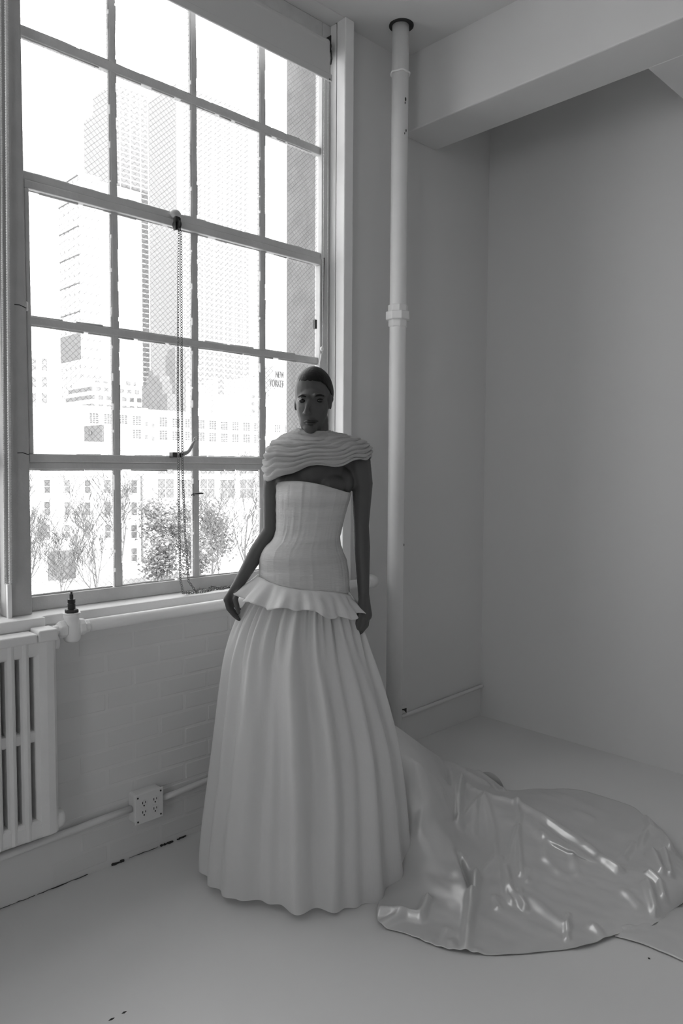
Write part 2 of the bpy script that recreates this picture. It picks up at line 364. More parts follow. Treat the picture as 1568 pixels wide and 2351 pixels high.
post = MB().box(0.90, 0.985, 2.50, YO, SILL, HEAD).box(0.958, 0.985, 2.525, 2.56, SILL, HEAD)
pm = struct('trim_3', post, 'post_paint', 'dull painted post between the two windows behind the shade chain', 'post', bevel=.006)
for z in (1.49, 1.97):
    mk('weld_seam', MB().tube([(0.945, 2.4997, z + .002), (0.962, 2.4995, z + .003), (0.983, 2.4997, z - .004)], .0014, 6), 'grime', pm)

# roller shade
t = thing('roller_shade', 'rolled up grey fabric shade across the top of the tall window', 'shade', (1.66, 2.50, 3.165))
mk('fabric', MB().box(0.93, 2.337, 2.495, 2.4975, 3.19, 3.335), 'shade_fabric', t)
mk('roller', MB().lathe([(.028, 0), (.028, 1.407)], (0.93, 2.522, 3.325), (1, 0, 0), 24), 'shade_fabric', t, smooth=False)
mk('hem_bar', MB().box(0.925, 2.350, 2.491, 2.501, 3.164, 3.194), 'shade_fabric', t, bevel=.003)
mk('bracket', MB().box(2.338, 2.343, 2.490, 2.553, 3.285, 3.36).lathe([(.02, 0), (.02, .014), (.012, .016)], (2.343, 2.522, 3.325), (1, 0, 0), 16).box(2.343, 2.372, 2.535, 2.55, 3.30, 3.365), 'black_metal', t, bevel=.002)
mk('drive_clip', MB().tube([(2.35, 2.515, 3.33), (2.356, 2.505, 3.30), (2.357, 2.503, 3.27), (2.352, 2.505, 3.245)], .004, 6), 'black_metal', t)
mk('screw', MB().lathe([(.003, 0), (.003, .003)], (2.333, 2.491, 3.168), (0, -1, 0), 8), 'black_metal', t)
# bead chains of the shades
def bead_chain(pts, step, r, name, label):
    b = MB(); L = [Vector(p) for p in pts]
    for a, c in zip(L, L[1:]):
        n = int((c - a).length / step)
        for k in range(n): b.ball(a + (c - a) * (k / n), r, 6, 4)
    for a, c in zip(L, L[1:]): b.tube([a, c], r * .35, 5)
    return tag(mk(name, b, 'bead_chain', smooth=True), label, 'chain')
p0, p1, p2 = at(14, -60, 1, 2.48), at(19, 700, 1, 2.48), at(24, 1342, 1, 2.48)
bc = bead_chain([p0, p1, p2], .0082, .0062, 'bead_chain', 'pale bead chain hanging before the post, nearest the radiator')
bead_chain([(p0.x - .012, 2.495, p0.z), (p1.x - .012, 2.495, p1.z), (p2.x - .012, 2.495, p2.z)], .0062, .0036, 'bead_chain', 'thinner bead chain strand just behind the pale one at the post')
tag(mk('chain_tensioner', MB().box(p2.x - .008, p2.x + .006, 2.485, 2.50, SILL + .001, p2.z), 'pipe_paint', bevel=.002), 'slim white chain holder standing on the sill at the post', 'chain holder')
q0, q1 = at(744.5, 170, 1, 2.515), at(741, 812, 1, 2.515)
bead_chain([q0, q1], .006, .0024, 'bead_chain', 'grey bead chain hanging along the window frame beside the reveal')
q2, q3 = at(753.5, 180, 1, 2.53), at(751, 975, 1, 2.53)
bead_chain([q2, q3], .006, .0020, 'bead_chain', 'fine bead chain hanging closest to the bright reveal')
tag(mk('chain_connector', MB().ball(at(739, 801, 1, 2.51), (.009, .008, .011), 12, 8).tube([at(738, 812, 1, 2.512), at(734, 836, 1, 2.515)], .004, 6), 'pipe_paint', smooth=True), 'small white knob on the bead chain above the head', 'chain knob')
tag(mk('sash_rod', MB().tube([at(744, 592, 1, 2.54), at(741, 740, 1, 2.54)], .003, 6).box(*(lambda c: (c.x - .006, c.x + .006, 2.535, 2.55, c.z - .02, c.z + .02))(at(721, 745, 1, 2.548))), 'dark_metal'), 'thin dark rod on the stile of the opening sash', 'rod')

# pulley chain that opens the sash
t = thing('sash_pulley', 'dark pulley wheel bolted under the transom of the window', 'pulley', at(406, 513, 1, 2.505))
c = at(406.5, 516, 1, 2.505)
mk('wheel', MB().lathe([(.010, -.006), (.019, -.005), (.019, -.003), (.013, 0), (.019, .003), (.019, .005), (.010, .006)], c, (1, .3, 0), 20), 'black_metal', t)
mk('cheek', MB().box(c.x - .010, c.x + .010, c.y - .006, c.y + .006, c.z + .010, c.z + .03).box(c.x - .012, c.x - .009, c.y - .008, c.y + .008, c.z - .024, c.z + .026).box(c.x + .009, c.x + .012, c.y - .008, c.y + .008, c.z - .024, c.z + .026), 'black_metal', t, bevel=.002)
mk('arm', MB().tube([(c.x, c.y, c.z + .024), (c.x + .012, c.y + .02, c.z + .034), (c.x + .03, 2.553, c.z + .045)], [.004, .004, .006], 8), 'black_metal', t)
mk('bracket', MB().ball((c.x + .012, 2.535, c.z + .05), (.022, .02, .016), 12, 8), 'frame_paint', t, smooth=True)
def link_chain(pts, pitch, r, wire):
    P = [Vector(p) for p in pts]; b = MB(); flip = False; carry = 0
    for a, e in zip(P, P[1:]):
        d = e - a; ln = d.length; d.normalize(); s0 = carry
        while s0 < ln:
            o = a + d * s0; n = d.orthogonal().normalized(); n = (Matrix.Rotation(radians(35 if flip else 125), 3, d) @ n)
            ring = [o + d * (pitch * .62 * sin(2 * pi * k / 8)) + n * (r * cos(2 * pi * k / 8)) for k in range(8)]
            b.tube(ring, wire, 5, closed=True); flip = not flip; s0 += pitch
        carry = s0 - ln
    return b
s1 = [(c.x, c.y - .012, c.z - .02), at(408, 900, 1, 2.50), at(411, 1200, 1, 2.50), at(414, 1330, 1, 2.50), Vector((1.553, 2.475, SILL + .012)), Vector((1.60, 2.50, SILL + .005))]
s2 = [at(416, 535, 1, 2.515), at(417, 900, 1, 2.515), at(419, 1080, 1, 2.51), at(425, 1230, 1, 2.51), at(433, 1335, 1, 2.505), Vector((1.625, 2.495, SILL + .006)),
      Vector((1.66, 2.52, SILL + .012)), Vector((1.68, 2.50, SILL + .005)), Vector((1.72, 2.525, SILL + .014)), Vector((1.75, 2.50, SILL + .005)), Vector((1.83, 2.525, SILL + .004)), Vector((1.93, 2.53, SILL + .004))]
lc = link_chain(s1, .0095, .0046, .0017); l2 = link_chain(s2, .0095, .0046, .0017); lc.add(l2.v, l2.f)
l3 = link_chain([Vector((1.60, 2.50, SILL + .005)), Vector((1.65, 2.485, SILL + .004)), Vector((1.72, 2.51, SILL + .006)), Vector((1.80, 2.51, SILL + .004)), Vector((1.92, 2.515, SILL + .004))], .0095, .0046, .0017); lc.add(l3.v, l3.f)
tag(mk('pulley_chain', lc, 'chain_metal', smooth=True), 'long dark link chain looped from the pulley down onto the sill', 'chain')
# cam handle on the lower rail
a0, a1, a2, a3 = at(420, 1042, 1, 2.53), at(432, 1037, 1, 2.525), at(441, 1022, 1, 2.52), at(449.5, 1008, 1, 2.518)
t = thing('sash_handle', 'curved metal sash handle with a ringed end', None, at(415, 1050, 1, 2.53), parent=win1)
mk('lever', MB().tube(catmull([at(412, 1044, 1, 2.53), a0, a1, a2, at(446, 1013, 1, 2.518)], 12), [.010, .0105, .010, .009, .0085, .0075, .007, .0065, .006, .0055, .005, .005], 10), 'lever_metal', t, smooth=True)
ring = MB(); ring.tube([a3 + (RT * cos(k * pi / 8) + UP * sin(k * pi / 8)) * .0062 for k in range(16)], .0032, 8, closed=True); mk('ring_end', ring, 'lever_metal', t, smooth=True)
b0 = at(399, 1044, 1, 2.535)
mk('latch_block', MB().box(b0.x - .012, b0.x + .012, 2.522, 2.55, b0.z - .011, b0.z + .010), 'dark_metal', t, bevel=.002)
mk('pivot', MB().lathe([(.009, 0), (.009, .012), (.006, .014)], at(412, 1045, 1, 2.53), (0, -1, 0), 14), 'black_metal', t)
e0 = at(442, 1134, 1, 2.555)
tag(mk('glazing_clip', MB().tube([e0 + Vector((-.006, 0, -.006)), e0 + Vector((0, -.006, .002)), e0 + Vector((.004, -.004, -.008))], .0028, 6).tube([e0, e0 + Vector((.015, -.012, .001)), e0 + Vector((.026, -.016, .002)), e0 + Vector((.038, -.02, .002))], [.002, .003, .0042, .0025], 7), 'dark_metal', smooth=True), 'twisted dark wire clip on the middle mullion under the handle', 'clip')
h0 = at(57, 703, 1, 2.545)
mk('sash_hinge', MB().lathe([(.008, -.016), (.011, -.012), (.011, .012), (.008, .016)], (h0.x, 2.546, h0.z), (0, 0, 1), 12), 'frame_paint', win1, bevel=.002)

# ------------------------------------------------------------------ standing pipe in the corner
PX, PY = 2.622, 2.33
t = thing('standing_pipe', 'white painted steam pipe rising from floor to ceiling beside the window', 'pipe', (PX, PY, 0))
mk('pipe', MB().lathe([(.0385, 0), (.0385, ZC + .005)], (PX, PY, 0), n=40), 'pipe_paint', t, smooth=False)
for p in t.children[0].data.polygons: p.use_smooth = len(p.vertices) == 4
zu = at(920, 728, 1, PY).z
mk('union_nut', MB().lathe([(.056, -.020), (.0585, -.016), (.0585, .016), (.056, .020)], (PX, PY, zu), n=8, rot=.25), 'pipe_paint', t, bevel=.003)
mk('union_collar', MB().lathe([(.047, .018), (.047, .047), (.043, .052)], (PX, PY, zu), n=8, rot=.1), 'pipe_paint', t, bevel=.003)
mk('union_collar', MB().lathe([(.041, -.052), (.0455, -.046), (.0455, -.018)], (PX, PY, zu), n=8, rot=.2), 'pipe_paint', t, bevel=.003)
zr = at(920, 171, 1, PY).z
mk('wire_band', MB().tube([(PX + .0415 * cos(k * pi / 12), PY + .0415 * sin(k * pi / 12), zr + .003 * sin(k * 1.3)) for k in range(24)], .0045, 6, closed=True), 'pipe_paint', t, smooth=True)
mk('ceiling_gap', MB().lathe([(.0385, 0), (.056, 0), (.056, .004), (.0385, .004)], (PX + .002, PY - .002, ZC - .0045), n=28), 'grime', t)
for (px, py, r) in ((931, 228, .004), (932, 300, .003), (929, 306, .0022), (936, 636, .003), (927, 1251, .003), (930, 236, .0025)):
    d = ray(px, py); # small chips of paint on the pipe
    A = d.x**2 + d.y**2; B = -2 * (d.x * PX + d.y * PY); Cc = PX**2 + PY**2 - .0386**2; disc = B * B - 4 * A * Cc
    if disc > 0:
        tt = (-B - sqrt(disc)) / (2 * A); q = CAM + d * tt; mk('paint_chip', MB().ball(q, (r, r, r * 2.4), 6, 4), 'grime', t)

# heating pipe along the sill
t = thing('heating_pipe', 'white horizontal heating pipe under the window sill', 'pipe', (1.8, 2.40, 0.9))
ZH, YH = 0.9075, 2.405
mk('pipe', MB().tube([(1.125, YH, ZH), (1.4, YH, ZH), (1.9, YH, ZH + .002), (2.50, YH, ZH + .004)], .0215, 20), 'pipe_paint', t, smooth=True)
mk('elbow', MB().tube([(2.49, YH, ZH + .004), (2.53, YH, ZH + .004), (2.553, YH + .008, ZH + .004), (2.566, YH + .03, ZH + .004), (2.568, YH + .06, ZH + .004), (2.568, YP + .01, ZH + .004)], [.029, .029, .030, .030, .029, .029], 18), 'pipe_paint', t, smooth=True)
mk('elbow_band', MB().lathe([(.034, 0), (.034, .018)], (2.482, YH, ZH + .004), (1, 0, 0), 20), 'pipe_paint', t, bevel=.003)

# radiator valve
VX, VY = 1.075, 2.40
t = thing('radiator_valve', 'white radiator valve with a bare black stem on top', 'valve', (VX, VY, 0.86))
mk('body', MB().lathe([(.020, -.045), (.027, -.036), (.030, -.01), (.027, .02), (.023, .03), (.026, .036), (.0275, .044), (.0275, .05), (.022, .053)], (VX, VY, ZH), n=20), 'pipe_paint', t, smooth=True)
mk('outlet_neck', MB().lathe([(.027, 0), (.029, .006), (.029, .02), (.024, .026), (.0225, .04)], (VX + .018, VY, ZH), (1, 0, 0), 8, rot=.3), 'pipe_paint', t, bevel=.003)
mk('union_nut', MB().lathe([(.021, 0), (.030, .004), (.030, .024), (.024, .03)], (VX - .02, VY, ZH), (-1, 0, 0), 6, rot=.2), 'pipe_paint', t, bevel=.003)
mk('tailpiece', MB().lathe([(.017, 0), (.017, .026)], (VX - .04, VY, ZH), (-1, 0, 0), 16), 'pipe_paint', t)
zb = ZH + .052
mk('bonnet_nut', MB().lathe([(.021, 0), (.023, .003), (.023, .010), (.020, .013)], (VX, VY, zb), n=6, rot=.4), 'black_metal', t, bevel=.0015)
mk('stem', MB().lathe([(.0125, .012), (.0125, .030), (.0105, .032), (.0125, .034), (.0125, .046), (.0062, .047), (.0062, .062), (.0035, .064), (.0035, .072)], (VX, VY, zb), n=14), 'black_metal', t, bevel=.001)
mk('flange', MB().lathe([(.026, -.004), (.030, -.002), (.028, .001)], (VX, VY, zb), n=24), 'sill_paint', t, smooth=True)

# radiator
t = thing('radiator', 'white cast iron column radiator hung below the sill', 'radiator', (0.6, 2.39, 0.24))
RX1, YF_, YK, ZB_, ZT_ = 1.006, 2.352, 2.422, 0.245, 0.915
pitch, gap = 0.0447, 0.014
def column(x0, x1):
    b = MB(); yc, r = (YF_ + YK) / 2, (YK - YF_) / 2
    ring = [(x0 + (x1 - x0) * u, yc + s * r * k) for u, s, k in ((0, -1, .55), (.18, -1, .9), (.5, -1, 1), (.82, -1, .9), (1, -1, .55), (1, 1, .55), (.5, 1, 1), (0, 1, .55))]
    return b.prism([(0, 0)], 0, 0) if False else b.add([(x, y, z) for z in (ZB_, ZT_ - .012) for x, y in ring], [tuple(range(7, -1, -1)), tuple(range(8, 16))] + [(i, (i + 1) % 8, (i + 1) % 8 + 8, i + 8) for i in range(8)])
mk('column', column(RX1 - .074, RX1), 'radiator_paint', t, bevel=.006, segs=3)
for k in range(14):
    x1 = RX1 - .074 - gap - k * pitch
    mk('column', column(x1 - (pitch - gap), x1), 'radiator_paint', t, bevel=.006, segs=3)
XE = RX1 - .074 - 14 * pitch
mk('top_header', MB().box(XE, RX1 - .001, YF_ + .005, YK - .005, ZT_ - .075, ZT_ - .006), 'radiator_paint', t, bevel=.012, segs=3)
mk('top_cap', MB().box(RX1 - .062, RX1 + .002, YF_ - .002, YK + .002, ZT_ - .03, ZT_ + .009), 'radiator_paint', t, bevel=.006, segs=3)
mk('top_cap', MB().box(XE, RX1 - .064, YF_ - .001, YK + .001, ZT_ - .03, ZT_), 'radiator_paint', t, bevel=.006, segs=3)
mk('middle_bridge', MB().box(XE, RX1 - .02, YF_ + .018, YK - .018, 0.560, 0.600), 'radiator_paint', t, bevel=.008)
mk('bottom_header', MB().box(XE, RX1 - .002, YF_ + .004, YK - .004, ZB_ - .004, ZB_ + .062), 'radiator_paint', t, bevel=.014, segs=3)
mk('end_plug', MB().lathe([(.030, -.01), (.032, .006), (.030, .018), (.020, .024)], (RX1, 2.39, 0.278), (1, 0, 0), 20), 'radiator_paint', t, smooth=True)
mk('end_plug', MB().lathe([(.026, -.01), (.026, .012), (.018, .016)], (RX1, 2.39, 0.872), (1, 0, 0), 20), 'radiator_paint', t, smooth=True)
for x in (XE + .06, RX1 - .09): mk('wall_bracket', MB().box(x, x + .012, YK - .01, YW, .30, .33), 'radiator_paint', t)

# conduits, outlet box, junction box
YCD = 2.446
zc = 0.193
tag(mk('conduit', MB().tube([(0.5, YCD, .178), (1.0, YCD, .186), (1.2, YCD - .004, .195), (1.305, YCD - .006, .197)], .0125, 14), 'wall_paint', smooth=True), 'white painted conduit running from the radiator to the outlet box', 'conduit')
tag(mk('conduit', MB().tube([(1.425, YCD - .006, .197), (1.50, YCD - .003, .197), (1.60, YCD, .203), (2.0, YCD, .203), (2.39, YCD, .203)], .0115, 14), 'wall_paint', smooth=True), 'white painted conduit running from the outlet box behind the gown', 'conduit')
ca, cb = at(936, 1640, 1, YP - .012), at(1103, 1576, 1, YP - .012)
tag(mk('conduit', MB().tube([(2.46, YP - .012, ca.z), ca, cb, (XC - .001, YP - .012, cb.z)], .0105, 14), 'wall_paint', smooth=True), 'thin white conduit low on the wall leading into the corner', 'conduit')
t = thing('outlet_box', 'square four socket outlet box on the brick wall', 'outlet', (1.362, 2.44, .14))
bx0, bx1, bz0, bz1, byf = 1.308, 1.422, .141, .252, 2.414
mk('box', MB().box(bx0, bx1, byf + .005, YW + .01, bz0, bz1), 'outlet_plate', t, bevel=.010, segs=3)
mk('cover_plate', MB().box(bx0 - .001, bx1 + .001, byf, byf + .006, bz0 - .001, bz1 + .001), 'outlet_plate', t, bevel=.0025)
for cx in (bx0 + .034, bx1 - .034):
    for czz in (bz0 + .038, bz1 - .038):
        s = mk('socket', MB().lathe([(.0155, 0), (.0165, .0014), (.0150, .0022)], (cx, byf + .0004, czz), (0, -1, 0), 20), 'outlet_plate', t)
        mk('socket_slot', MB().box(cx - .0068, cx - .0048, byf - .0030, byf - .001, czz + .000, czz + .0085).box(cx + .0048, cx + .0068, byf - .0030, byf - .001, czz + .001, czz + .0085)
           .lathe([(.0026, 0), (.0026, .0022)], (cx, byf - .0008, czz - .0072), (0, -1, 0), 10), 'slot_black', s)
for sx, sz in ((bx0 + .010, bz1 - .012), (bx1 - .010, bz1 - .010), (bx0 + .010, bz0 + .010), (bx1 - .010, bz0 + .012)):
    mk('screw', MB().lathe([(.0034, 0), (.0034, .0016)], (sx, byf, sz), (0, -1, 0), 10), 'dark_metal', t)
jb = at(927, 1632, 1, YP - .02)
t = thing('junction_box', 'small open junction box at the foot of the standing pipe', 'junction box', (jb.x, YP - .01, jb.z - .02))
mk('box', MB().box(jb.x - .055, jb.x + .022, YP - .022, YP + .005, jb.z - .022, jb.z + .020), 'wall_paint', t, bevel=.003)
mk('knockout', MB().box(jb.x - .03, jb.x + .018, YP - .0235, YP - .0215, jb.z - .014, jb.z + .012), 'grime', t)
mk('cover_flap', MB().prism([(jb.x - .026, jb.z - .010), (jb.x + .012, jb.z - .012), (jb.x - .004, jb.z + .004), (jb.x - .026, jb.z + .011)], YP - .0265, YP - .0235), 'frame_paint', t)

# gaps and scuffs at the foot of the wall and on the floor
for (pa, pb, r) in (((262, 1990), (288, 1978), .0045), ((368, 1941), (395, 1929), .004), ((405, 1926), (425, 1917), .003), ((90, 2058), (205, 2011), .0016), ((300, 1973), (365, 1945), .0012), ((0, 2091), (85, 2060), .0014)):
    a, b = at(*pa, 2, .004), at(*pb, 2, .004); n = 9
    pts = [a + (b - a) * (k / n) for k in range(n + 1)]
    for p in pts: p.y = YW - .001 + rnd.uniform(-.002, .001); p.z = .003 + rnd.uniform(-.001, .002)
    gp = MB().tube(pts, [r * rnd.uniform(.4, 1.3) for _ in pts], 6)
    mk('floor_gap', gp, 'grime', floor)
for pa, pb, lab in (((249, 2343), (263, 2336), 'dark scuff mark on the floor at the bottom edge'), ((279, 2327), (291, 2321), 'fainter scuff mark on the floor above the dark one'), ((1487, 2198), (1493, 2202), 'tiny dark fleck on the floor near the end of the train')):
    a, b = at(*pa, 2, .001), at(*pb, 2, .001); d = (b - a); n = Vector((-d.y, d.x, 0)).normalized() * .0035; m_ = (a + b) / 2
    tag(mk('floor_scuff', MB().add([a, m_ + n, b, m_ - n, a + Vector((0, 0, -.0012)), m_ + n + Vector((0, 0, -.0012)), b + Vector((0, 0, -.0012)), m_ - n + Vector((0, 0, -.0012))], [(0, 1, 2, 3), (7, 6, 5, 4), (0, 4, 5, 1), (1, 5, 6, 2), (2, 6, 7, 3), (3, 7, 4, 0)]), 'grime'), lab, 'scuff')
# ------------------------------------------------------------------ the woman in the gown
HF = Vector((FW.x, FW.y, 0)).normalized(); HR = Vector((HF.y, -HF.x, 0))
PB = Vector((1.731, 1.943, 0)); PD = (PB - CAM).dot(HF)
def W(x, d, z): return PB + HR * x + HF * d + Vector((0, 0, z))            # body frame: x across, d away from the viewer, z up
def lp(px, py, d=0.0):                                                     # body frame point seen at a pixel at depth d
    r = ray(px, py); q = CAM + r * ((PD + d) / r.dot(HF)) - PB; return Vector((q.dot(HR), d, q.z))
def WL(v): return W(v.x, v.y, v.z)
woman = thing('person', 'woman with dark slicked back hair in a strapless white gown standing by the window', 'person', PB)

# --- body: one continuous skin, grown from overlapping tapered volumes and remeshed
bd = MB(); RF = Matrix((HR, HF, Vector((0, 0, 1)))).transposed()
def limb(pts, rs, step=.35):
    for (a, b), (ra, rb) in zip(zip(pts, pts[1:]), zip(rs, rs[1:])):
        n = max(2, int((b - a).length / (min(ra, rb) * step)))
        for k in range(n + 1):
            u = k / n; bd.ball(WL(a + (b - a) * u), ra + (rb - ra) * u, 12, 8)
def ell(c, r, rot=None): bd.ball(WL(c), r, 20, 14, RF @ rot if rot else RF)
head_c = lp(719, 905, .015)
yawm = Matrix.Rotation(radians(-14), 3, 'Z')
ell(head_c + Vector((0, .012, .004)), (.0635, .090, .090), yawm)                      # cranium
ell(lp(717, 935, -.015), (.0535, .072, .077), yawm)                                 # face
ell(lp(715, 962, -.022), (.0425, .056, .052), yawm)                                  # jaw
ell(lp(712, 982, -.052), (.024, .024, .020), yawm)                                  # chin
fx = lambda px, py, d: lp(px, py, d)
limb([fx(709, 919, -.082), fx(705, 936, -.096), fx(703.5, 946, -.104)], [.0065, .0078, .0092], .5)     # nose
for q in (fx(698.5, 949, -.094), fx(709.5, 949, -.093)): ell(q, (.0075, .009, .006))
limb([fx(694, 909, -.079), fx(704, 910.5, -.082)], [.009, .009], .5); limb([fx(724, 908, -.078), fx(742, 911, -.062)], [.009, .009], .5)   # brow ridge
ell(fx(697, 938, -.054), (.020, .021, .023)); ell(fx(730, 938, -.048), (.022, .023, .023))              # cheekbones
ell(fx(758.5, 924, .006), (.0058, .014, .026)); ell(fx(761.5, 916, .008), (.0068, .011, .013)); ell(fx(679, 927, .03), (.0065, .017, .026))       # ears
limb([lp(722, 965, .018), lp(724, 1005, .02), lp(726, 1035, .015)], [.050, .049, .058])                 # neck
sl, sr = lp(640, 1062, .02), lp(822, 1060, .025)
limb([lp(722, 1026, .02), lp(684, 1044, .02), sl], [.050, .044, .042]); limb([lp(728, 1026, .02), lp(776, 1044, .022), sr], [.050, .044, .042])
limb([lp(676, 1052, -.055), lp(640, 1046, -.02)], [.011, .011]); limb([lp(770, 1052, -.055), lp(815, 1044, -.015)], [.011, .011])   # collar bones
ell(lp(720, 1088, .01), (.115, .085, .115)); ell(lp(789, 1105, .015), (.034, .055, .055)); ell(lp(654, 1100, .015), (.034, .055, .055)); ell(lp(686, 1112, -.028), (.054, .050, .050)); ell(lp(757, 1116, -.028), (.054, .050, .050))
ell(lp(712, 1170, .01), (.098, .075, .12)); ell(lp(708, 1225, .01), (.092, .068, .10)); ell(lp(698, 1310, .015), (.135, .095, .12))
hl, hr_ = lp(655, 1340, .02), lp(745, 1340, .02)
for h, x in ((hl, -.09), (hr_, .085)):
    limb([h, Vector((x, .0, .56)), Vector((x, .02, .14)), Vector((x, .03, .11))], [.085, .055, .036, .034])
    limb([Vector((x, .045, .10)), Vector((x, -.02, .07)), Vector((x, -.10, .028)), Vector((x, -.14, .022))], [.028, .026, .024, .016])
# arm held away from the body (towards the window)
el, wr = lp(622, 1218, .03), lp(545, 1345, -.02)
limb([sl, lp(626, 1120, .03), el, lp(592, 1265, .015), wr], [.043, .036, .028, .030, .0195])
k0 = lp(531, 1374, -.03)
limb([wr, k0], [.021, .022], .3)
for off, ln, rr_ in ((Vector((-.014, -.022, 0)), .066, .0085), (Vector((-.012, -.004, -.006)), .072, .0088), (Vector((-.008, .014, -.006)), .068, .0086), (Vector((-.003, .030, 0)), .056, .0078)):
    b0_ = k0 + off; limb([wr + off * .5, b0_], [.012, .0115], .5)
    j1 = b0_ + Vector((.006, .004, -ln * .48)); j2 = j1 + Vector((.016, .006, -ln * .30)); j3 = j2 + Vector((.016, .004, -ln * .20))
    limb([b0_, j1, j2, j3], [rr_ + .001, rr_, rr_ - .001, rr_ - .002], .5)
limb([wr + Vector((.006, -.012, -.012)), k0 + Vector((.018, -.034, .004)), k0 + Vector((.026, -.040, -.022)), k0 + Vector((.030, -.034, -.042))], [.012, .0105, .0095, .0075], .5)
# arm hanging at the other side
er, w2 = lp(829, 1206, .045), lp(835, 1368, .01)
limb([sr, lp(832, 1110, .04), er, lp(831, 1255, .035), w2], [.046, .038, .029, .030, .0200])
k1 = lp(840, 1412, -.012)
limb([w2, k1], [.021, .023], .3)
for off, ln, rr_ in ((Vector((-.008, -.026, -.002)), .064, .0088), (Vector((-.001, -.008, -.008)), .070, .0090), (Vector((.006, .010, -.007)), .066, .0088), (Vector((.010, .027, -.001)), .054, .0080)):
    b0_ = k1 + off; limb([w2 + off * .5, b0_], [.012, .0118], .5)
    j1 = b0_ + Vector((-.003, -.004, -ln * .46)); j2 = j1 + Vector((-.014, -.003, -ln * .26)); j3 = j2 + Vector((-.017, .002, -ln * .10))
    limb([b0_, j1, j2, j3], [rr_ + .001, rr_, rr_ - .001, rr_ - .002], .5)
limb([w2 + Vector((-.008, -.014, -.014)), k1 + Vector((-.022, -.034, .008)), k1 + Vector((-.030, -.038, -.022)), k1 + Vector((-.030, -.036, -.045))], [.0125, .011, .0098, .0078], .5)

tmp = bpy.data.objects.new('body', bd.mesh('body_raw')); COL.objects.link(tmp)
rm = tmp.modifiers.new('remesh', 'REMESH'); rm.mode = 'VOXEL'; rm.voxel_size = 0.0038; rm.use_smooth_shade = True
sm = tmp.modifiers.new('smooth', 'SMOOTH'); sm.factor = 0.5; sm.iterations = 5
dg = bpy.context.evaluated_depsgraph_get(); me = bpy.data.meshes.new_from_object(tmp.evaluated_get(dg)); bpy.data.objects.remove(tmp)
# facial hollows pressed into the skin: eye sockets, lips line, under the nose
dents = [(fx(694, 920, -.080), .0105, .0060), (fx(733, 919, -.072), .0115, .0065), (fx(713, 973.5, -.082), .006, .0025)]
bumps = [(fx(709, 965, -.083), .007, .0030), (fx(716, 965, -.083), .007, .0030), (fx(713, 971, -.082), .010, .0030)]
for v in me.vertices:
    if v.co.z < 1.52: continue
    for lst, s_ in ((dents, 1), (bumps, -1)):
        for c_, r_, a_ in lst:
            d2 = (v.co - WL(c_)).length_squared
            if d2 < (3 * r_)**2: v.co = v.co + HF * (s_ * a_ * exp(-d2 / (2 * r_ * r_)))
me.materials.append(MATS['skin'])
for p in me.polygons: p.use_smooth = True
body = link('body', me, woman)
def face_part(name, mb, m): return mk(name, mb, m, body, smooth=True)
for px, py, d in ((694.5, 920.5, -.0690), (733, 919.5, -.0620)):
    face_part('eye', MB().ball(WL(fx(px, py, d)), (.0140, .0110, .0070), 14, 10, RF), 'eye_socket_shade')  # eyes made large and dark to carry the shade of the sockets
for pts in ((fx(684, 912, -.074), fx(693, 908.5, -.088), fx(703, 911, -.0905)), (fx(724, 909.5, -.0870), fx(735, 907, -.078), fx(748, 911.5, -.058))):
    face_part('eyebrow', MB().tube(catmull([WL(p) for p in pts], 9), [.0014, .0026, .0034, .0038, .0038, .0034, .003, .0024, .001], 8), 'hair')
face_part('lips', MB().tube(catmull([WL(fx(698, 968, -.0735)), WL(fx(706, 966.5, -.0860)), WL(fx(713, 967.5, -.0880)), WL(fx(720, 966.5, -.0855)), WL(fx(732, 967.5, -.0700))], 13), [.001, .0026, .0036, .0044, .0046, .0042, .0042, .0046, .0046, .0042, .0034, .0026, .001], 8)
          .tube(catmull([WL(fx(702, 971, -.078)), WL(fx(712, 973, -.0865)), WL(fx(727, 971, -.074))], 9), [.001, .003, .0046, .0054, .0056, .0052, .0044, .003, .001], 8), 'lip')
# --- hair, slicked back
hg = []
for i in range(26):
    row = []
    for j in range(64):
        az = 2 * pi * j / 64; be = abs((az + pi / 2 + pi) % (2 * pi) - pi)                        # 0 = forehead, pi = nape
        pol = radians(cinterp(be, [0, .8, 1.25, 1.7, 2.2, pi], [66, 68, 80, 98, 108, 114])) + .012 * sin(az * 17) + .010 * sin(az * 41)
        ph = pol * (i + .35) / 25.35; rr2 = (1 + .010 * sin(az * 24 + ph * 3)) * (1 - .045 * (i / 25)**6)
        q = yawm @ Vector((.0665 * sin(ph) * cos(az) * rr2, .0975 * sin(ph) * sin(az) * rr2 + .013, (.0945 - .003 * (i / 25)**6) * cos(ph)))
        row.append(WL(head_c + q + Vector((0, .001, .003))))
    hg.append(row)
hm = MB().grid(hg, True); hm.f.append(tuple(range(64))); hme = hm.mesh('hair', 'hair', True)
ho = link('hair', hme, woman); k_ = ho.modifiers.new('solid', 'SOLIDIFY'); k_.thickness = .003; k_.offset = -1
bun = mk('bun', MB().ball(WL(head_c + Vector((.004, .115, .01))), (.036, .032, .036), 18, 12, RF), 'hair', ho, smooth=True)

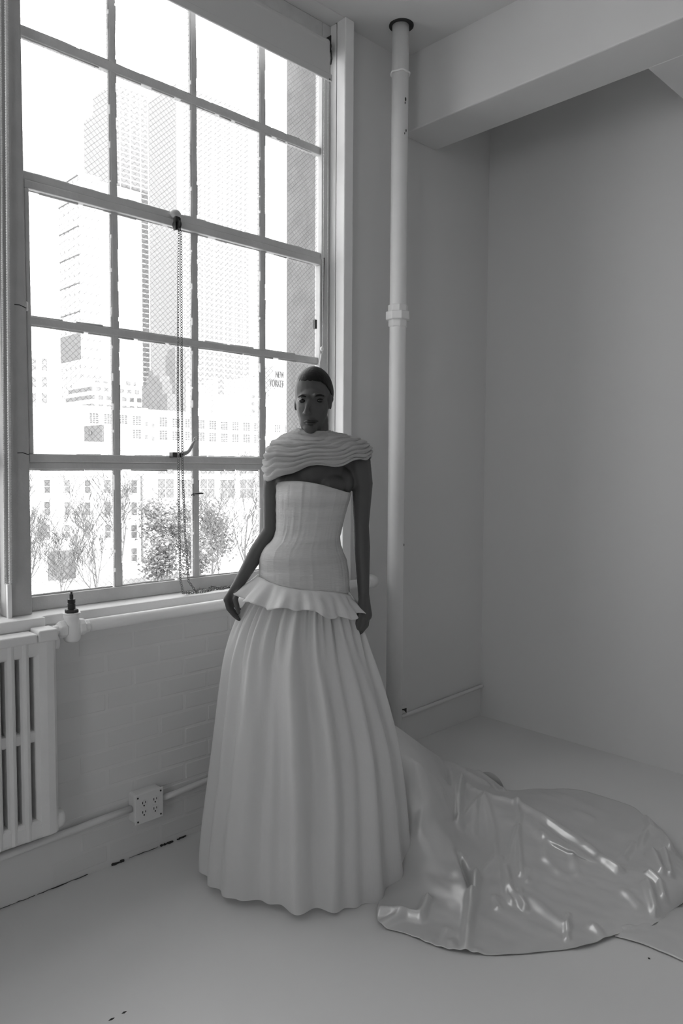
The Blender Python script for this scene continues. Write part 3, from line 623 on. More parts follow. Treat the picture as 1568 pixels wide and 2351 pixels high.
# --- strapless bodice
rows = [(1098, 640, 806), (1112, 637, 806), (1140, 636, 801), (1165, 636, 794), (1190, 637, 787), (1212, 636, 782), (1237, 629, 778), (1262, 606, 783), (1285, 598, 792), (1320, 597, 797), (1352, 599, 799), (1385, 600, 801)]
zs_ = [-lp(700, r[0]).z for r in rows]; ls = [lp(r[1], r[0]).x for r in rows]; rs_ = [lp(r[2], r[0]).x for r in rows]
def bod(z, th, extra=0):
    l, r = cinterp(-z, zs_, ls), cinterp(-z, zs_, rs_); c_, hw = (l + r) / 2, (r - l) / 2 + extra
    s = sin(th)                                           # th = 0 to the right of the picture, -pi/2 to the viewer
    hd = min(hw * .86, .122 + extra); dz = .018
    bust = .026 * exp(-((z - lp(700, 1128).z) / .05)**2) * max(0, -s)**1.5
    return Vector((c_ + hw * cos(th), dz + hd * s - bust, z))
P = []; NU, NV = 200, 60
for i in range(NV):
    v = i / (NV - 1); row = []
    for j in range(NU):
        th = 2 * pi * j / NU; cx = cos(th); front = max(0, -sin(th))
        ytop = 1117 + cx * 10 - front * (6 - 5 * cx) + 3.5 * cos(2 * th) * front + (1 - front) * 4
        ybot = 1348 + cx * 14 - front * 4
        zt, zb_ = lp(700, ytop).z, lp(700, ybot).z
        z = zt + (zb_ - zt) * v; q = bod(z, th, .004)
        nn = .0016 * noise.noise(Vector((cx * 3, sin(th) * 3, z * 70))) + .0018 * noise.noise(Vector((cx * 14, sin(th) * 14, z * 9)))
        nn += sum(.0016 * exp(-(((th - a_ + pi) % (2 * pi) - pi) / .022)**2) for a_ in (3.55, 4.05, 4.45, 4.95, 5.35, 5.85))      # boning channels
        row.append(WL(q + Vector((cx, sin(th), 0)) * nn))
    P.append(row)
mk('bodice', MB().grid(P, True), 'bodice_tulle', woman, smooth=True, solid=.003)
# --- draped tulle wrap over the shoulders
P = []; NU, NV = 96, 60
vs_k = [0, .10, .22, .40, .62, .82, 1.0]
lk = [lp(x, 1040).x for x in (681, 676, 655, 624, 608, 604, 609)]; rk = [lp(x, 1040).x for x in (756, 762, 785, 824, 846, 853, 850)]
dk = [.060, .064, .080, .100, .112, .116, .112]
for i in range(NV):
    v = i / (NV - 1); row = []
    l, r, hd = cinterp(v, vs_k, lk), cinterp(v, vs_k, rk), cinterp(v, vs_k, dk)
    for j in range(NU):
        th = 2 * pi * j / NU; cx, s = cos(th), sin(th); e = 0.82
        X = (l + r) / 2 + (r - l) / 2 * (abs(cx)**e) * (1 if cx > 0 else -1); D = .016 + hd * (abs(s)**.95) * (1 if s > 0 else -1) - (.012 * max(0, -s) * v)
        yn = 985 + 3 * cx + 5 * max(0, -s)
        yh = 1078 - 27 * cx if cx > 0 else 1078 - 28 * cx
        yh += -6 * max(0, -s) * (1 - abs(cx)) + 5 * sin(5 * th + 1.2) * (1 - abs(cx)) + 3 * sin(9 * th)
        g = v**(.85 + .55 * abs(cx)**1.5); py_ = yn + (yh - yn) * g
        # over the shoulders the cloth lies on the arm, in front it falls lower
        z = lp(720, py_).z
        w_ = v * 8.2 + .55 * cx + .5 * noise.noise(Vector((cx * 2.0, s * 2.0, v * 3))); fold = (abs(sin(pi * w_))**.8 - .5) * .0085 * smoothstep(0, .15, v)
        fold += .004 * noise.noise(Vector((cx * 5, s * 5, v * 28))) + .002 * noise.noise(Vector((cx * 12, s * 12, v * 60)))
        row.append(WL(Vector((X + cx * fold, D + s * fold, z + .25 * fold))))
    P.append(row)
mk('shoulder_wrap', MB().grid(P, True), 'wrap_tulle', woman, smooth=True, solid=.003)

# --- gathered tulle skirt
rng = random.Random(11)
zk = [1345, 1400, 1450, 1500, 1560, 1620, 1700, 1800, 1900, 1980, 2040]
lx = [lp(x, y).x for x, y in zip((588, 552, 528, 513, 503, 494, 482, 468, 455, 449, 450), zk)]
rx = [lp(x, y).x for x, y in zip((806, 826, 843, 859, 880, 899, 920, 935, 945, 952, 955), zk)]
zz = [-lp(700, y).z for y in zk]
folds = [(2 * pi - math.acos(max(-1, min(1, (px - 701) / 233.0))), wd, am) for px, wd, am in        # pleats facing the viewer
         ((476, .26, .6), (508, .26, .7), (556, .27, .9), (590, .20, .6), (636, .17, .4), (688, .27, 1.35), (760, .24, 1.0), (812, .20, .55), (860, .24, .8), (905, .26, .6), (930, .3, .6))]
a_ = .25
while a_ < pi - .2:
    wd = rng.uniform(.25, .5); folds.append((a_ + wd / 2, wd, rng.uniform(.4, 1.0))); a_ += wd
def foldf(th, t):
    # long tapering pleats, plus finer gathers near the waist that die out below
    s = 0
    for c_, wd, am in folds:
        dd = (th - c_ - .03 * sin(3 * t + c_ * 5) + pi) % (2 * pi) - pi
        s += am * exp(-(dd / (wd * .42))**2)
    fine = .5 * sin(th * 37 + 2 * sin(th * 5)) * (1 - smoothstep(.02, .30, t)) + .25 * sin(th * 23 + 4 * sin(th * 3) + 2) * (1 - smoothstep(.1, .6, t))
    return (s - .45) + fine
def skirt(th, t):
    z = 1.055 * (1 - t) + .010 * t
    hemup = .030 * max(0, -cos(th))**2 * t**3 + .012 * t**4 * sin(3 * th + .6)
    l, r = cinterp(-z, zz, lx), cinterp(-z, zz, rx); c_, hw = (l + r) / 2, (r - l) / 2
    hd = hw * (.80 - .02 * t); dc = .02 + .015 * t
    amp = .020 + .040 * smoothstep(.02, .5, t)
    f = foldf(th, t) * amp * (1 - .25 * t)
    cx, s = cos(th), sin(th); f = f * smoothstep(-.02, .07, t) - .022 * (1 - smoothstep(0, .06, t))
    return Vector((c_ + (hw - .012 + f) * cx, dc + (hd - .012 + f) * s, z + hemup))
NU, NV = 420, 90
P = [[WL(skirt(2 * pi * j / NU, (i / (NV - 1))**1.1)) for j in range(NU)] for i in range(NV)]
mk('tulle_skirt', MB().grid(P, True), 'tulle', woman, smooth=True)
# --- ruffle at the hips
P = []; NU, NV = 200, 14
for i in range(NV):
    v = i / (NV - 1); row = []
    for j in range(NU):
        th = 2 * pi * j / NU; cx, s = cos(th), sin(th)
        yt = 1345 + 20 * cx - 5 * max(0, -s) + 4 * sin(3 * th + 1); yb = 1389 + 22 * cx + 5 * sin(5 * th) - 4 * max(0, -s)
        z = lp(700, yt + (yb - yt) * v).z
        q = bod(max(z, lp(700, 1380).z), th, .006)
        fl_ = .004 + .052 * v**1.1 * (1 + .25 * max(0, -cx)); wv = (.011 * sin(13 * th + 2 * sin(2 * th)) + .006 * sin(29 * th)) * v + .004 * noise.noise(Vector((cx * 6, s * 6, v * 3)))
        if cx < 0: fl_ += .022 * v * cx * cx
        row.append(WL(Vector((q.x + cx * (fl_ + wv), q.y + s * (fl_ + wv), z + .006 * sin(13 * th + 1) * v))))
    P.append(row)
mk('hip_ruffle', MB().grid(P, True), 'tulle', woman, smooth=True, solid=.002)

# --- satin train spread over the floor
NET = [  # rows go out from the gown, columns from the far edge to the near edge: (pixel x, pixel y, height)
    [(872, 1560, .60), (905, 1680, .42), (925, 1800, .26), (938, 1920, .12), (925, 2030, .040), (850, 2098, .012)],
    [(940, 1690, .34), (958, 1760, .32), (970, 1860, .20), (985, 1970, .09), (965, 2062, .030), (868, 2118, .007)],
    [(1022, 1745, .13), (1020, 1800, .19), (1022, 1880, .13), (1035, 1985, .075), (1018, 2085, .026), (930, 2143, .005)],
    [(1100, 1774, .040), (1062, 1828, .105), (1056, 1905, .065), (1078, 2030, .055), (1068, 2105, .020), (1020, 2178, .005)],
    [(1158, 1812, .010), (1125, 1838, .075), (1115, 1915, .035), (1130, 2020, .022), (1125, 2105, .016), (1115, 2192, .004)],
    [(1240, 1812, .008), (1195, 1858, .070), (1185, 1925, .050), (1195, 2020, .030), (1195, 2105, .020), (1190, 2190, .004)],
    [(1330, 1815, .008), (1260, 1898, .075), (1262, 1950, .052), (1280, 2030, .030), (1280, 2105, .018), (1265, 2183, .004)],
    [(1440, 1848, .010), (1345, 1950, .062), (1355, 1985, .050), (1370, 2040, .034), (1360, 2100, .020), (1345, 2172, .006)],
    [(1486, 1879, .050), (1445, 1960, .040), (1450, 2000, .050), (1450, 2045, .044), (1430, 2090, .030), (1412, 2148, .006)],
    [(1522, 1908, .040), (1522, 1955, .075), (1525, 1990, .062), (1525, 2030, .050), (1518, 2065, .038), (1502, 2126, .012)],
    [(1556, 1958, .014), (1575, 1985, .040), (1580, 2010, .044), (1578, 2030, .040), (1572, 2052, .024), (1555, 2082, .006)],
    [(1590, 1998, .006), (1598, 2010, .020), (1602, 2022, .022), (1602, 2034, .022), (1598, 2046, .014), (1590, 2060, .004)]]
ctrl = [[at(px, py, 2, z) for px, py, z in r] for r in NET]
for j, (th_, z_) in enumerate(((1.05, .62), (.72, .45), (.38, .28), (.05, .13), (-.28, .05), (-.62, .012))):      # the train hangs from the skirt
    q = skirt(th_ % (2 * pi), (1.055 - z_) / 1.045); ctrl[0][j] = WL(Vector((q.x * .90, q.y * .90, z_)))
NA, NB = 170, 96
cols_ = [catmull([ctrl[i][j] for i in range(len(ctrl))], NA) for j in range(6)]
G = [catmull([cols_[j][i] for j in range(6)], NB) for i in range(NA)]
def rp(*pts): return [at(800 + zx / 2.042, 1700 + zy / 2.042, 2, .04).to_2d() for zx, zy in pts]
RID = [  # creases: line, height, width
    (rp((300, 20), (420, 110), (540, 190), (640, 205)), .018, .018), (rp((430, 150), (455, 240), (460, 330)), -.020, .014),
    (rp((530, 255), (520, 340), (515, 440)), .020, .012), (rp((520, 580), (560, 660), (575, 715)), -.022, .012),
    (rp((600, 640), (580, 730), (560, 860), (550, 960)), .022, .014), (rp((310, 470), (430, 415)), .014, .022), (rp((330, 560), (450, 440)), .014, .018),
    (rp((530, 260), (640, 295), (790, 330)), .014, .012), (rp((640, 300), (580, 360), (520, 430)), .008, .009), (rp((600, 330), (590, 440)), .006, .007),
    (rp((640, 310), (680, 420), (690, 540), (640, 600)), .010, .012), (rp((790, 335), (802, 400), (795, 470), (810, 620)), .011, .008),
    (rp((790, 440), (760, 530), (740, 590), (760, 680), (830, 765)), .011, .009), (rp((720, 540), (740, 690), (770, 740)), .007, .008),
    (rp((800, 330), (910, 398), (1060, 490), (1190, 575), (1265, 630)), .016, .016), (rp((930, 430), (1040, 500), (1150, 560)), -.010, .018),
    (rp((910, 470), (925, 560), (990, 620)), .007, .016), (rp((1050, 560), (1075, 630)), .006, .012), (rp((840, 600), (840, 650)), .007, .008),
    (rp((840, 720), (960, 800), (1010, 830)), .008, .020), (rp((690, 710), (705, 760)), .007, .012), (rp((800, 680), (830, 765)), .006, .008),
    (rp((1030, 790), (1028, 890)), .010, .007), (rp((1080, 965), (1110, 930), (1200, 912)), .014, .014), (rp((1150, 840), (1220, 900)), .009, .014),
    (rp((465, 850), (440, 920)), .009, .012), (rp((490, 900), (510, 970)), .011, .012), (rp((610, 940), (590, 980)), .012, .010), (rp((385, 900), (380, 940)), .007, .010),
    (rp((330, 870), (335, 920)), .007, .010), (rp((200, 850), (230, 905)), .012, .010), (rp((100, 840), (240, 795)), .018, .014), (rp((150, 765), (340, 800), (370, 740)), .022, .012),
    (rp((1395, 370), (1420, 430), (1470, 480), (1510, 540)), .020, .012), (rp((1420, 560), (1450, 620), (1470, 650)), .016, .014), (rp((1480, 560), (1510, 660)), .014, .008),
    (rp((1410, 650), (1460, 690), (1480, 740)), .014, .010), (rp((1400, 690), (1440, 790)), .016, .012), (rp((1450, 830), (1445, 880)), .012, .012), (rp((1330, 490), (1285, 560)), .010, .012),
    (rp((1400, 430), (1370, 510)), .010, .010), (rp((1030, 335), (1090, 350), (1140, 370)), .012, .008), (rp((1290, 710), (1360, 770)), .006, .014), (rp((980, 230), (1060, 270), (1160, 310)), .010, .012),
    (rp((610, 150), (680, 180), (725, 235)), .026, .010), (rp((900, 230), (960, 270)), .006, .014)]
def seg2(p, a, b):
    d = b - a; L2 = d.length_squared; t_ = 0 if L2 == 0 else max(0, min(1, (p - a).dot(d) / L2)); return (p - (a + d * t_)).length
out = []
for i in range(NA):
    row = []
    for j in range(NB):
        q = G[i][j].copy(); p2 = q.to_2d(); h = 0; u, v = i / (NA - 1), j / (NB - 1)
        for line, hh, wd in RID:
            if min(abs(p2.x - c_.x) + abs(p2.y - c_.y) for c_ in line) > .45: continue
            d = min(seg2(p2, a, b) for a, b in zip(line, line[1:]))
            if d < 3.2 * wd: h += hh * exp(-(d / wd)**2)
        edge = min(1, min(v, 1 - v) * 9) if u > .1 else 1
        h *= 1.6 * (.35 + .65 * edge) * smoothstep(0, .08, u)
        # soft buckling of the cloth, running mostly across the train
        n1 = noise.noise(Vector((p2.x * 9, p2.y * 9, 1.7))) * .007 + noise.noise(Vector((p2.x * 21 + p2.y * 8, p2.y * 7 - p2.x * 6, 5.1))) * .0045 + noise.noise(Vector((p2.x * 46, p2.y * 30, 2.2))) * .0012
        q.z = max(.0035, q.z + h + n1 * (.25 + .75 * edge) * smoothstep(0, .12, u)) + .002 * (1 + sin(v * 40 + u * 60)) * (1 - edge) * u
        row.append(q)
    out.append(row)
tr = mk('satin_train', MB().grid(out), 'satin', woman, smooth=True, solid=.002, subd=1)
tr.modifiers.move(1, 0) if False else None
# a second lap of the train running out of the frame
A_ = [(1395, 2128), (1450, 2105), (1530, 2085), (1610, 2090), (1665, 2135)]; B_ = [(1412, 2150), (1470, 2166), (1530, 2190), (1600, 2215), (1668, 2190)]
ea = catmull([at(x, y, 2, .004) for x, y in A_], 40); eb = catmull([at(x, y, 2, .004) for x, y in B_], 40)
P = [[ea[i].lerp(eb[i], j / 19) + Vector((0, 0, .001 + .012 * sin(pi * j / 19)**.6 * smoothstep(0, .2, i / 39) + .006 * max(-.3, noise.noise(Vector((i * .22, j * .3, 3)))) * sin(pi * j / 19))) for j in range(20)] for i in range(40)]
mk('train_lap', MB().grid(P), 'satin', woman, smooth=True, solid=.002, subd=1)
# raised curl of the far edge of the train
cu = catmull([at(1098, 1776, 2, .02), at(1122, 1772, 2, .05), at(1142, 1784, 2, .05), at(1155, 1806, 2, .03), at(1160, 1822, 2, .012)], 24)
P = [[c_ + Vector((-.02, -.045, -c_.z * .9)) * (j / 7)**1.3 + Vector((0, 0, .010 * sin(pi * j / 7))) for j in range(8)] for c_ in cu]
mk('train_edge_curl', MB().grid(P), 'satin', woman, smooth=True, solid=.002)
# ------------------------------------------------------------------ the city beyond the glass (axis-aligned street grid)
GZ = -12.0
struct('ground', MB().box(-300, 900, 3.5, 1500, GZ - .5, GZ), 'ground', 'pale asphalt yard and streets far below the window', 'ground')
def X_(px, Y): return at(px, 1060, 1, Y).x
def Z_(px, py, Y): return at(px, py, 1, Y).z
def Yx(px, X): return at(px, 1060, 0, X).y
def building(name, label, boxes, m, group=None, roof=True, cat='building'):
    b = boxes[0]; t = thing(name, label, cat, ((b[0] + b[1]) / 2, b[2], GZ), group)
    for bx in boxes:
        mk('block', MB().box(bx[0], bx[1], bx[2], bx[3], GZ, bx[4]), bx[5] if len(bx) > 5 else m, t)
        if roof: mk('parapet', MB().box(bx[0] - .15, bx[1] + .15, bx[2] - .15, bx[3] + .15, bx[4] - .35, bx[4] + .05), 'facade_pale', t)
    return t
def window_mesh(w, h, nx, nz, f=.07):
    b = MB().box(-w / 2 - f, w / 2 + f, -.14, .02, -f, 0).box(-w / 2 - f, w / 2 + f, -.10, .02, h, h + f).box(-w / 2 - f, -w / 2, -.10, .02, 0, h).box(w / 2, w / 2 + f, -.10, .02, 0, h)
    for i in range(1, nx): b.box(-w / 2 + w * i / nx - f / 2, -w / 2 + w * i / nx + f / 2, -.06, .02, 0, h)
    for j in range(1, nz): b.box(-w / 2, w / 2, -.06, .02, h * j / nz - f / 3, h * j / nz + f / 3)
    return b
WCACHE = {}
def put_window(t, x, y, z, w, h, nx, nz, glass='far_glass', fr='far_frame', f=.07):
    k = (round(w, 2), round(h, 2), nx, nz, glass, fr, f)
    if k not in WCACHE: WCACHE[k] = (window_mesh(w, h, nx, nz, f).mesh('window', fr), MB().box(-w / 2, w / 2, -.03, .02, 0, h).mesh('pane', glass))
    a, g = WCACHE[k]; o = link('window', a, t); o.location = (x, y, z)
    p = bpy.data.objects.new('pane', g); COL.objects.link(p); p.parent = o
    return o
def win_px(t, Y, x0, x1, y0, y1, nx, nz, glass='far_glass', f=.07):
    a, b = at(x0, y0, 1, Y), at(x1, y1, 1, Y); xm = (a.x + b.x) / 2; zt = at((x0 + x1) / 2, y0, 1, Y).z; zb_ = at((x0 + x1) / 2, y1, 1, Y).z
    return put_window(t, xm, Y, zb_, round(abs(b.x - a.x), 1), round(zt - zb_, 1), nx, nz, glass, f=f)

# near white building with sash windows, across the yard
Y = 95.0
t = building('apartment_building', 'low white building with rows of sash windows across the yard', [(X_(-60, Y), X_(322, Y), Y, Y + 14, Z_(150, 1086, Y))], 'facade_white')
mk('cornice', MB().box(X_(-60, Y), X_(322, Y), Y - .35, Y, Z_(150, 1093, Y), Z_(150, 1090, Y)), 'facade_stone', t)
for px in (61, 107.5, 153.5, 200.5, 247, 307):
    for y0 in (1102, 1153, 1205, 1258):
        win_px(t, Y, px - 6.6, px + 6.6, y0, y0 + 30, 1, 2, 'far_glass' if (int(px) + y0) % 3 == 0 else 'far_glass_pale', .09)
# its neighbour with broad windows
Y = 92.0
t = building('office_building', 'white building with broad paired windows behind the bare trees', [(X_(354, Y), X_(760, Y), Y, Y + 16, Z_(500, 1030, Y))], 'facade_white')
for x0, x1 in ((361, 398), (412, 446), (459.5, 492), (505, 538), (550, 582), (595, 626), (640, 670)):
    win_px(t, Y, x0, x1, 1046, 1088, 2, 2, 'far_glass_pale', .10); win_px(t, Y, x0, x1, 1101, 1143, 2, 2, 'far_glass_pale', .10)
# plain white block further back whose roof edge runs under the paned windows
Y = 132.0
t = building('warehouse', 'plain white windowless block behind the low white building', [(X_(-80, Y), X_(352, Y), Y, Y + 14, Z_(150, 1013, Y))], 'facade_white')
Yp = 150.0; xa = X_(240, Yp)
t = building('rooftop_cabin', 'small white rooftop cabin with two little windows in a flank coloured grey for shade', [(xa, xa + 3.0, Yp, Yx(197, xa), Z_(240, 975, Yp))], 'facade_white', roof=False)
mk('flank', MB().box(xa - .3, xa, Yp + .2, Yx(197, xa), Z_(240, 1030, Yp), Z_(240, 975, Yp)), 'facade_brick', t)  # brick tone used as painted shade on the white cabin's side
yb0, yb1 = Yx(216, xa), Yx(204, xa)
for k in range(2):
    ya = yb0 + (yb1 - yb0) * (k * .5 + .08); ye = ya + (yb1 - yb0) * .36
    o = mk('window', MB().box(xa - .45, xa - .25, ya, ye, Z_(212, 1000, 160), Z_(212, 992, 160)), 'far_glass', t)
# long white factory with multi-paned windows
Y = 168.0
t = building('factory_building', 'long white factory with many multi paned windows', [(X_(110, Y), X_(800, Y), Y, Y + 25, Z_(380, 943, Y))], 'facade_white')
for x0, x1, y0, y1 in ((205, 226, 949, 972), (239, 258, 951, 973), (272.5, 291.5, 953.5, 973), (304.5, 323, 955.5, 976), (366, 383.5, 959, 979.5), (395.5, 412.5, 961, 981), (425, 441, 962.5, 982), (453.5, 469, 964.5, 984),
                       (480, 496, 966.5, 986), (506.5, 522, 968.5, 986.5), (533, 547.5, 969.5, 988), (558, 573, 971, 989), (583, 598, 972, 990), (630, 643.5, 976, 992), (653, 667, 977.5, 993)):
    win_px(t, Y, x0, x1, y0, y1, 3, 5, 'far_glass', .12)
for x0, x1, y0, y1 in ((304.5, 323, 986.5, 1007), (366, 383.5, 989, 1009.5), (395.5, 412.5, 990.5, 1010.5), (425, 441, 992, 1011), (453.5, 469, 993, 1012), (480, 496, 994.5, 1013.5), (506.5, 522, 995.5, 1014.5), (533, 547.5, 997, 1015), (558, 573, 998, 1016), (583, 598, 999, 1017)):
    win_px(t, Y, x0, x1, y0, y1, 3, 5, 'far_glass', .12)
for x, y in ((335, 968.5), (351, 972.5), (335, 998.5), (351, 1002.5)): win_px(t, Y, x - 3, x + 3.2, y, y + 9, 2, 3, 'far_glass', .08)
mk('roof_canopy', MB().box(X_(555, Y), X_(700, Y), Y + 1, Y + 8, Z_(600, 960, Y), Z_(600, 955, Y)), 'roofing', t)
mk('rooftop_unit', MB().box(X_(305, Y), X_(321, Y), Y + 2, Y + 6, Z_(312, 945, Y), Z_(312, 934, Y)), 'facade_brick', t)
mk('skylight', MB().box(X_(328, Y), X_(350, Y), Y + 2, Y + 5, Z_(340, 946, Y), Z_(340, 936, Y)), 'facade_white', t)
# white block with two columns of windows at the side
Y = 205.0
t = building('white_block', 'white block with two columns of windows beside the post', [(X_(-80, Y), X_(120, Y), Y, Y + 30, Z_(90, 812, Y))], 'facade_white')
for cx, hw in ((76, 6.5), (101.5, 6.3)):
    for y0, y1 in ((824, 851), (866, 889), (903, 925), (941, 962), (979, 1000)): win_px(t, Y, cx - hw, cx + hw, y0, y1, 1, 2, 'far_glass_pale', .16)
# stepped terraces of apartments
Y = 300.0
t = building('terraced_apartments', 'pale stepped apartment block with many tiny windows on the skyline', [(X_(212, Y), X_(335, Y), Y, Y + 25, Z_(280, 905, Y)), (X_(218, Y), X_(330, Y), Y + 2, Y + 25, Z_(280, 888, Y)), (X_(228, Y), X_(268, Y), Y + 3, Y + 25, Z_(250, 874, Y)), (X_(294, Y), X_(322, Y), Y + 3, Y + 25, Z_(310, 864, Y))], 'small_windows', roof=False)
# dark stepped brick buildings seen on their shaded side
xa = X_(386, 230.0)
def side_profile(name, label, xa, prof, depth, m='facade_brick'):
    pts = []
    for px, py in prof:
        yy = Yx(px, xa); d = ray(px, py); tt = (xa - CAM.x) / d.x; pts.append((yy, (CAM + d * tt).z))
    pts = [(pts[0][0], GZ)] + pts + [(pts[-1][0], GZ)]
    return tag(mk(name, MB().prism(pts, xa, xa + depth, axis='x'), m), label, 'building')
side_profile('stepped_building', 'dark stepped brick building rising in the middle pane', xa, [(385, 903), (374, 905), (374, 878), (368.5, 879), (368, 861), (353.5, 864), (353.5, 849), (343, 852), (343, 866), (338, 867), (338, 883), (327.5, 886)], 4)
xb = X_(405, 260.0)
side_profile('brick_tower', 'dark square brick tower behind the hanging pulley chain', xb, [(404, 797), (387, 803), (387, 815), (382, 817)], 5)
Y = 278.0
t = building('lit_block', 'blank sunlit block beside the stepped brick building', [(X_(387, Y), X_(432, Y), Y, Y + 15, Z_(410, 868, Y)), (X_(432, Y), X_(480, Y), Y + 4, Y + 20, Z_(450, 880, Y))], 'facade_white', roof=False)
mk('vent_shaft', MB().box(X_(421, Y), X_(428, Y), Y - .4, Y + 2, Z_(425, 884, Y), Z_(425, 866, Y)), 'facade_brick', t)
Y = 320.0
t = building('setback_block', 'pale block with setbacks behind the factory roof', [(X_(450, Y), X_(560, Y), Y, Y + 20, Z_(500, 905, Y)), (X_(485, Y), X_(493, Y), Y - 3, Y + 5, Z_(490, 872, Y), 'facade_stone'), (X_(568, Y), X_(592, Y), Y - 4, Y + 20, Z_(580, 868, Y), 'facade_stone'), (X_(556, Y), X_(592, Y), Y - 8, Y + 10, Z_(575, 905, Y), 'small_windows')], 'facade_white', roof=False)
# hotel slab with its rooftop sign
xh = X_(655, 520.0); Yh = 520.0
t = building('hotel_building', 'far stepped hotel slab carrying a big lettered sign', [(X_(618, Yh), X_(652, Yh), Yh, Yh + 30, Z_(635, 893, Yh)), (X_(628, Yh), X_(655, Yh), Yh + 5, Yh + 30, Z_(640, 858, Yh)), (X_(640, Yh), X_(662, Yh), Yh + 8, Yh + 30, Z_(650, 840, Yh))], 'facade_stone', roof=False)
def letters(txt, px0, px1, py0, py1, Yl):
    cu_ = bpy.data.curves.new('lettering', 'FONT'); cu_.body = txt; cu_.size = 1; cu_.extrude = .05
    to = bpy.data.objects.new('tmp_text', cu_); COL.objects.link(to); bpy.context.view_layer.update()
    m_ = bpy.data.meshes.new_from_object(to.evaluated_get(bpy.context.evaluated_depsgraph_get())); bpy.data.objects.remove(to)
    xs_ = [v.co.x for v in m_.vertices]; ys_ = [v.co.y for v in m_.vertices]; a, b = at(px0, py0, 1, Yl), at(px1, py1, 1, Yl)
    zt, zb_ = at((px0 + px1) / 2, py0, 1, Yl).z, at((px0 + px1) / 2, py1, 1, Yl).z
    for v in m_.vertices:
        v.co = (a.x + (v.co.x - min(xs_)) / (max(xs_) - min(xs_)) * (b.x - a.x), Yl + v.co.z * 8, zb_ + (v.co.y - min(ys_)) / (max(ys_) - min(ys_)) * (zt - zb_))
    m_.materials.clear(); m_.materials.append(MATS['roofing']); return link('lettering', m_, t)
letters('NEW', 633, 652, 853, 868, Yh - 1); letters('YORKER', 619, 653, 872, 889, Yh - 2)
Y = 400.0
t = building('skyline_block', 'plain pale block on the skyline under the lettered sign', [(X_(600, Y), X_(618, Y), Y, Y + 20, Z_(610, 915, Y)), (X_(662, Y), X_(720, Y), Y, Y + 8, Z_(680, 925, Y)), (X_(668, Y), X_(720, Y), Y + 2, Y + 8, Z_(680, 868, Y))], 'facade_pale', roof=False)
# slender tower, dotted with windows
xa = X_(190, 330.0); yn = 330.0; yf = Yx(145, xa)
t = building('slender_tower', 'slender pale tower dotted with windows near the post', [(xa, xa + 10, yn, yf, Z_(190, 396, yn), 'slim_tower_dots')], 'facade_pale', roof=False)
for px_, py_ in ((190, 405), (190, 455), (190, 520), (190, 585), (190, 650), (190, 715)):
    zc_ = Z_(px_, py_, yn); mk('string_course', MB().box(xa - .5, xa, yn, yf, zc_ - .14, zc_ + .14), 'facade_brick', t)
mk('plant_floor', MB().box(xa - .4, xa + .2, yn + .5, yf, Z_(190, 824, yn), Z_(190, 764, yn)), 'facade_brick', t)
# the pair of glass towers
Yt = 560.0; xa = X_(270, Yt)
t = building('glass_tower', 'tall banded glass tower with a flank darkened for shade, farther of the pair', [(xa, X_(346, Yt), Yt, Yx(226, xa), Z_(270, 196, Yt)), (xa - .6, xa + 5, Yt + 3, Yx(205, xa), Z_(262, 232, Yt), 'tower_shaded_side')], 'tower_bands', roof=False)
mk('flank', MB().box(xa - .5, xa, Yt, Yx(226, xa), GZ, Z_(270, 196, Yt)), 'tower_shaded_side', t)  # side turned from the sun, its shade put into the colour
Yc = 430.0
building('lit_tower', 'blank sunlit tower standing before the banded glass tower', [(X_(205, Yc), X_(329, Yc), Yc, Yc + 30, Z_(300, 436, Yc))], 'facade_white', roof=False)
Yt = 470.0; xa = X_(415, Yt)
t = building('glass_tower', 'tall banded glass tower with a flank darkened for shade, nearer the middle mullion', [(xa, X_(572, Yt), Yt, Yx(349, xa), Z_(415, 190, Yt))], 'tower_bands', roof=False)
mk('flank', MB().box(xa - .5, xa, Yt + 1.5, Yx(349, xa), GZ, Z_(415, 190, Yt) - 1), 'tower_shaded_side', t)
mk('corner_pier', MB().box(xa - .6, xa + 2.2, Yt - .6, Yt + 1.5, GZ, Z_(415, 190, Yt)), 'facade_white', t)
# shed in the yard
Y = 84.0
t = building('yard_shed', 'low shed with a dark doorway in the yard under the trees', [(X_(100, Y), X_(262, Y), Y, Y + 8, Z_(180, 1258, Y))], 'facade_white')
mk('doorway', MB().box(X_(106, Y), X_(168, Y), Y - .2, Y + .1, Z_(140, 1330, Y), Z_(140, 1264, Y)), 'facade_brick', t)
# parked cars roofs and low walls at the bottom of the view
t = building('yard_wall', 'long low pale wall running across the yard', [(X_(220, 78.0), X_(760, 78.0), 78.0, 78.6, Z_(400, 1318, 78.0))], 'facade_stone', roof=False, cat='wall')

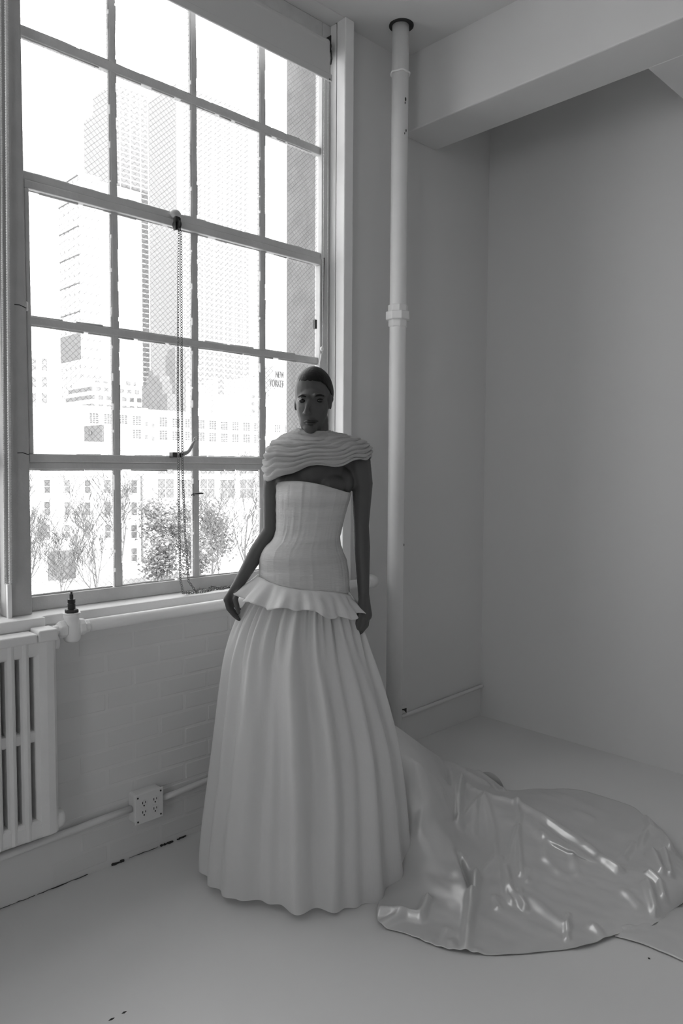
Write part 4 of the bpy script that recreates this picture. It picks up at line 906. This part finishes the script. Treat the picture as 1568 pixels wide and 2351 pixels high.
# ------------------------------------------------------------------ trees in the yard
def tree(name, label, px, Yt_, top_px, spread, seed, leaves=0, lean=0, leaf_lo=1300, group=None, lo=.0):
    R = random.Random(seed); base = Vector((X_(px, Yt_), Yt_, GZ)); H = Z_(px, top_px, Yt_) - GZ
    t = thing(name, label, 'tree', base, group); tips = []; b = MB()
    def grow(p, d, ln, r, lv):
        n = 4; pts = [p]; rs = [r]; q = p.copy(); dd = d.copy()
        for k in range(n):
            dd = (dd + Vector((R.uniform(-.16, .16), R.uniform(-.16, .16), R.uniform(-.02, .16)))).normalized(); q = q + dd * (ln / n); pts.append(q.copy()); rs.append(max(.022, r * (1 - .55 * (k + 1) / n)))
        b.tube(pts, rs, 5 if lv < 2 else 4, cap=False); tips.append(q.copy())
        if lv >= 4: return
        for k in range(R.choice((3, 4, 5)) + (3 if lv == 0 else 0)):
            u = R.randint(1, n); nd = (dd * .6 + Vector((R.uniform(-1, 1), R.uniform(-1, 1), R.uniform(.0, .9))) * spread).normalized()
            grow(pts[u], nd, ln * R.uniform(.45, .72), rs[u] * R.uniform(.45, .7), lv + 1)
    grow(base, Vector((lean, 0, 1)).normalized(), H * .66, H * .013, 0)
    mk('branches', b, 'bark', t)
    if leaves:
        f = MB(); lz = Z_(px, leaf_lo, Yt_)
        c0 = [q for q in tips if q.z > GZ + H * lo] or tips
        for k in range(leaves):
            q = R.choice(c0) + Vector((R.gauss(0, .8), R.gauss(0, .8), R.gauss(0, .6))); s_ = R.uniform(.14, .30)
            a1 = Vector((R.uniform(-1, 1), R.uniform(-1, 1), R.uniform(-1, 1))).normalized(); a2 = a1.orthogonal().normalized()
            f.add([q + a1 * s_, q + a2 * s_ * .5, q - a1 * s_, q - a2 * s_ * .5], [(0, 1, 2, 3)])
        o = mk('foliage', f, 'leaf', t); o['kind'] = 'stuff'
    return t
tree('bare_tree', 'bare forked tree in the corner pane above the valve', 140, 66, 1195, .8, 3)
tree('bare_tree', 'thin leaning bare tree beside the first mullion', 222, 64, 1160, .6, 5, lean=-.12)
tree('bare_tree', 'tall straight bare tree with short side branches past the first mullion', 283, 70, 1120, .75, 8)
tree('bare_tree', 'bare tree at the edge of the post in the lowest pane', 62, 72, 1140, .6, 12)
tree('leafy_tree', 'dense leafy tree behind the two chains', 390, 74, 1195, .95, 21, leaves=2600, lo=.45)
tree('leafy_tree', 'low leafy bush at the foot of the dense tree', 350, 70, 1275, 1.0, 22, leaves=1500, lo=.3)
tree('leafy_tree', 'leafy thicket beside the forearm of the woman', 500, 73, 1200, 1.0, 23, leaves=2000, lo=.35)
tree('bare_tree', 'pale bare tree in the pane before the thicket', 487, 66, 1140, .8, 31)
tree('bare_tree', 'spreading bare tree nearest the third mullion', 565, 68, 1110, .9, 33)
tree('leafy_tree', 'small leafy shrub low beside the second mullion', 455, 68, 1262, 1.0, 36, leaves=1000, lo=.3)
# repeats of a kind share a group phrase
GROUPS = {'bare_tree': 'bare trees in the yard', 'leafy_tree': 'leafy trees in the yard', 'glass_tower': 'pair of glass towers', 'conduit': 'painted conduits low on the wall',
          'bead_chain': 'bead chains of the roller shade', 'floor_scuff': 'small marks on the floor'}
for o in bpy.data.objects:
    g = GROUPS.get(o.name.split('.')[0])
    if g and o.parent is None: o['group'] = g
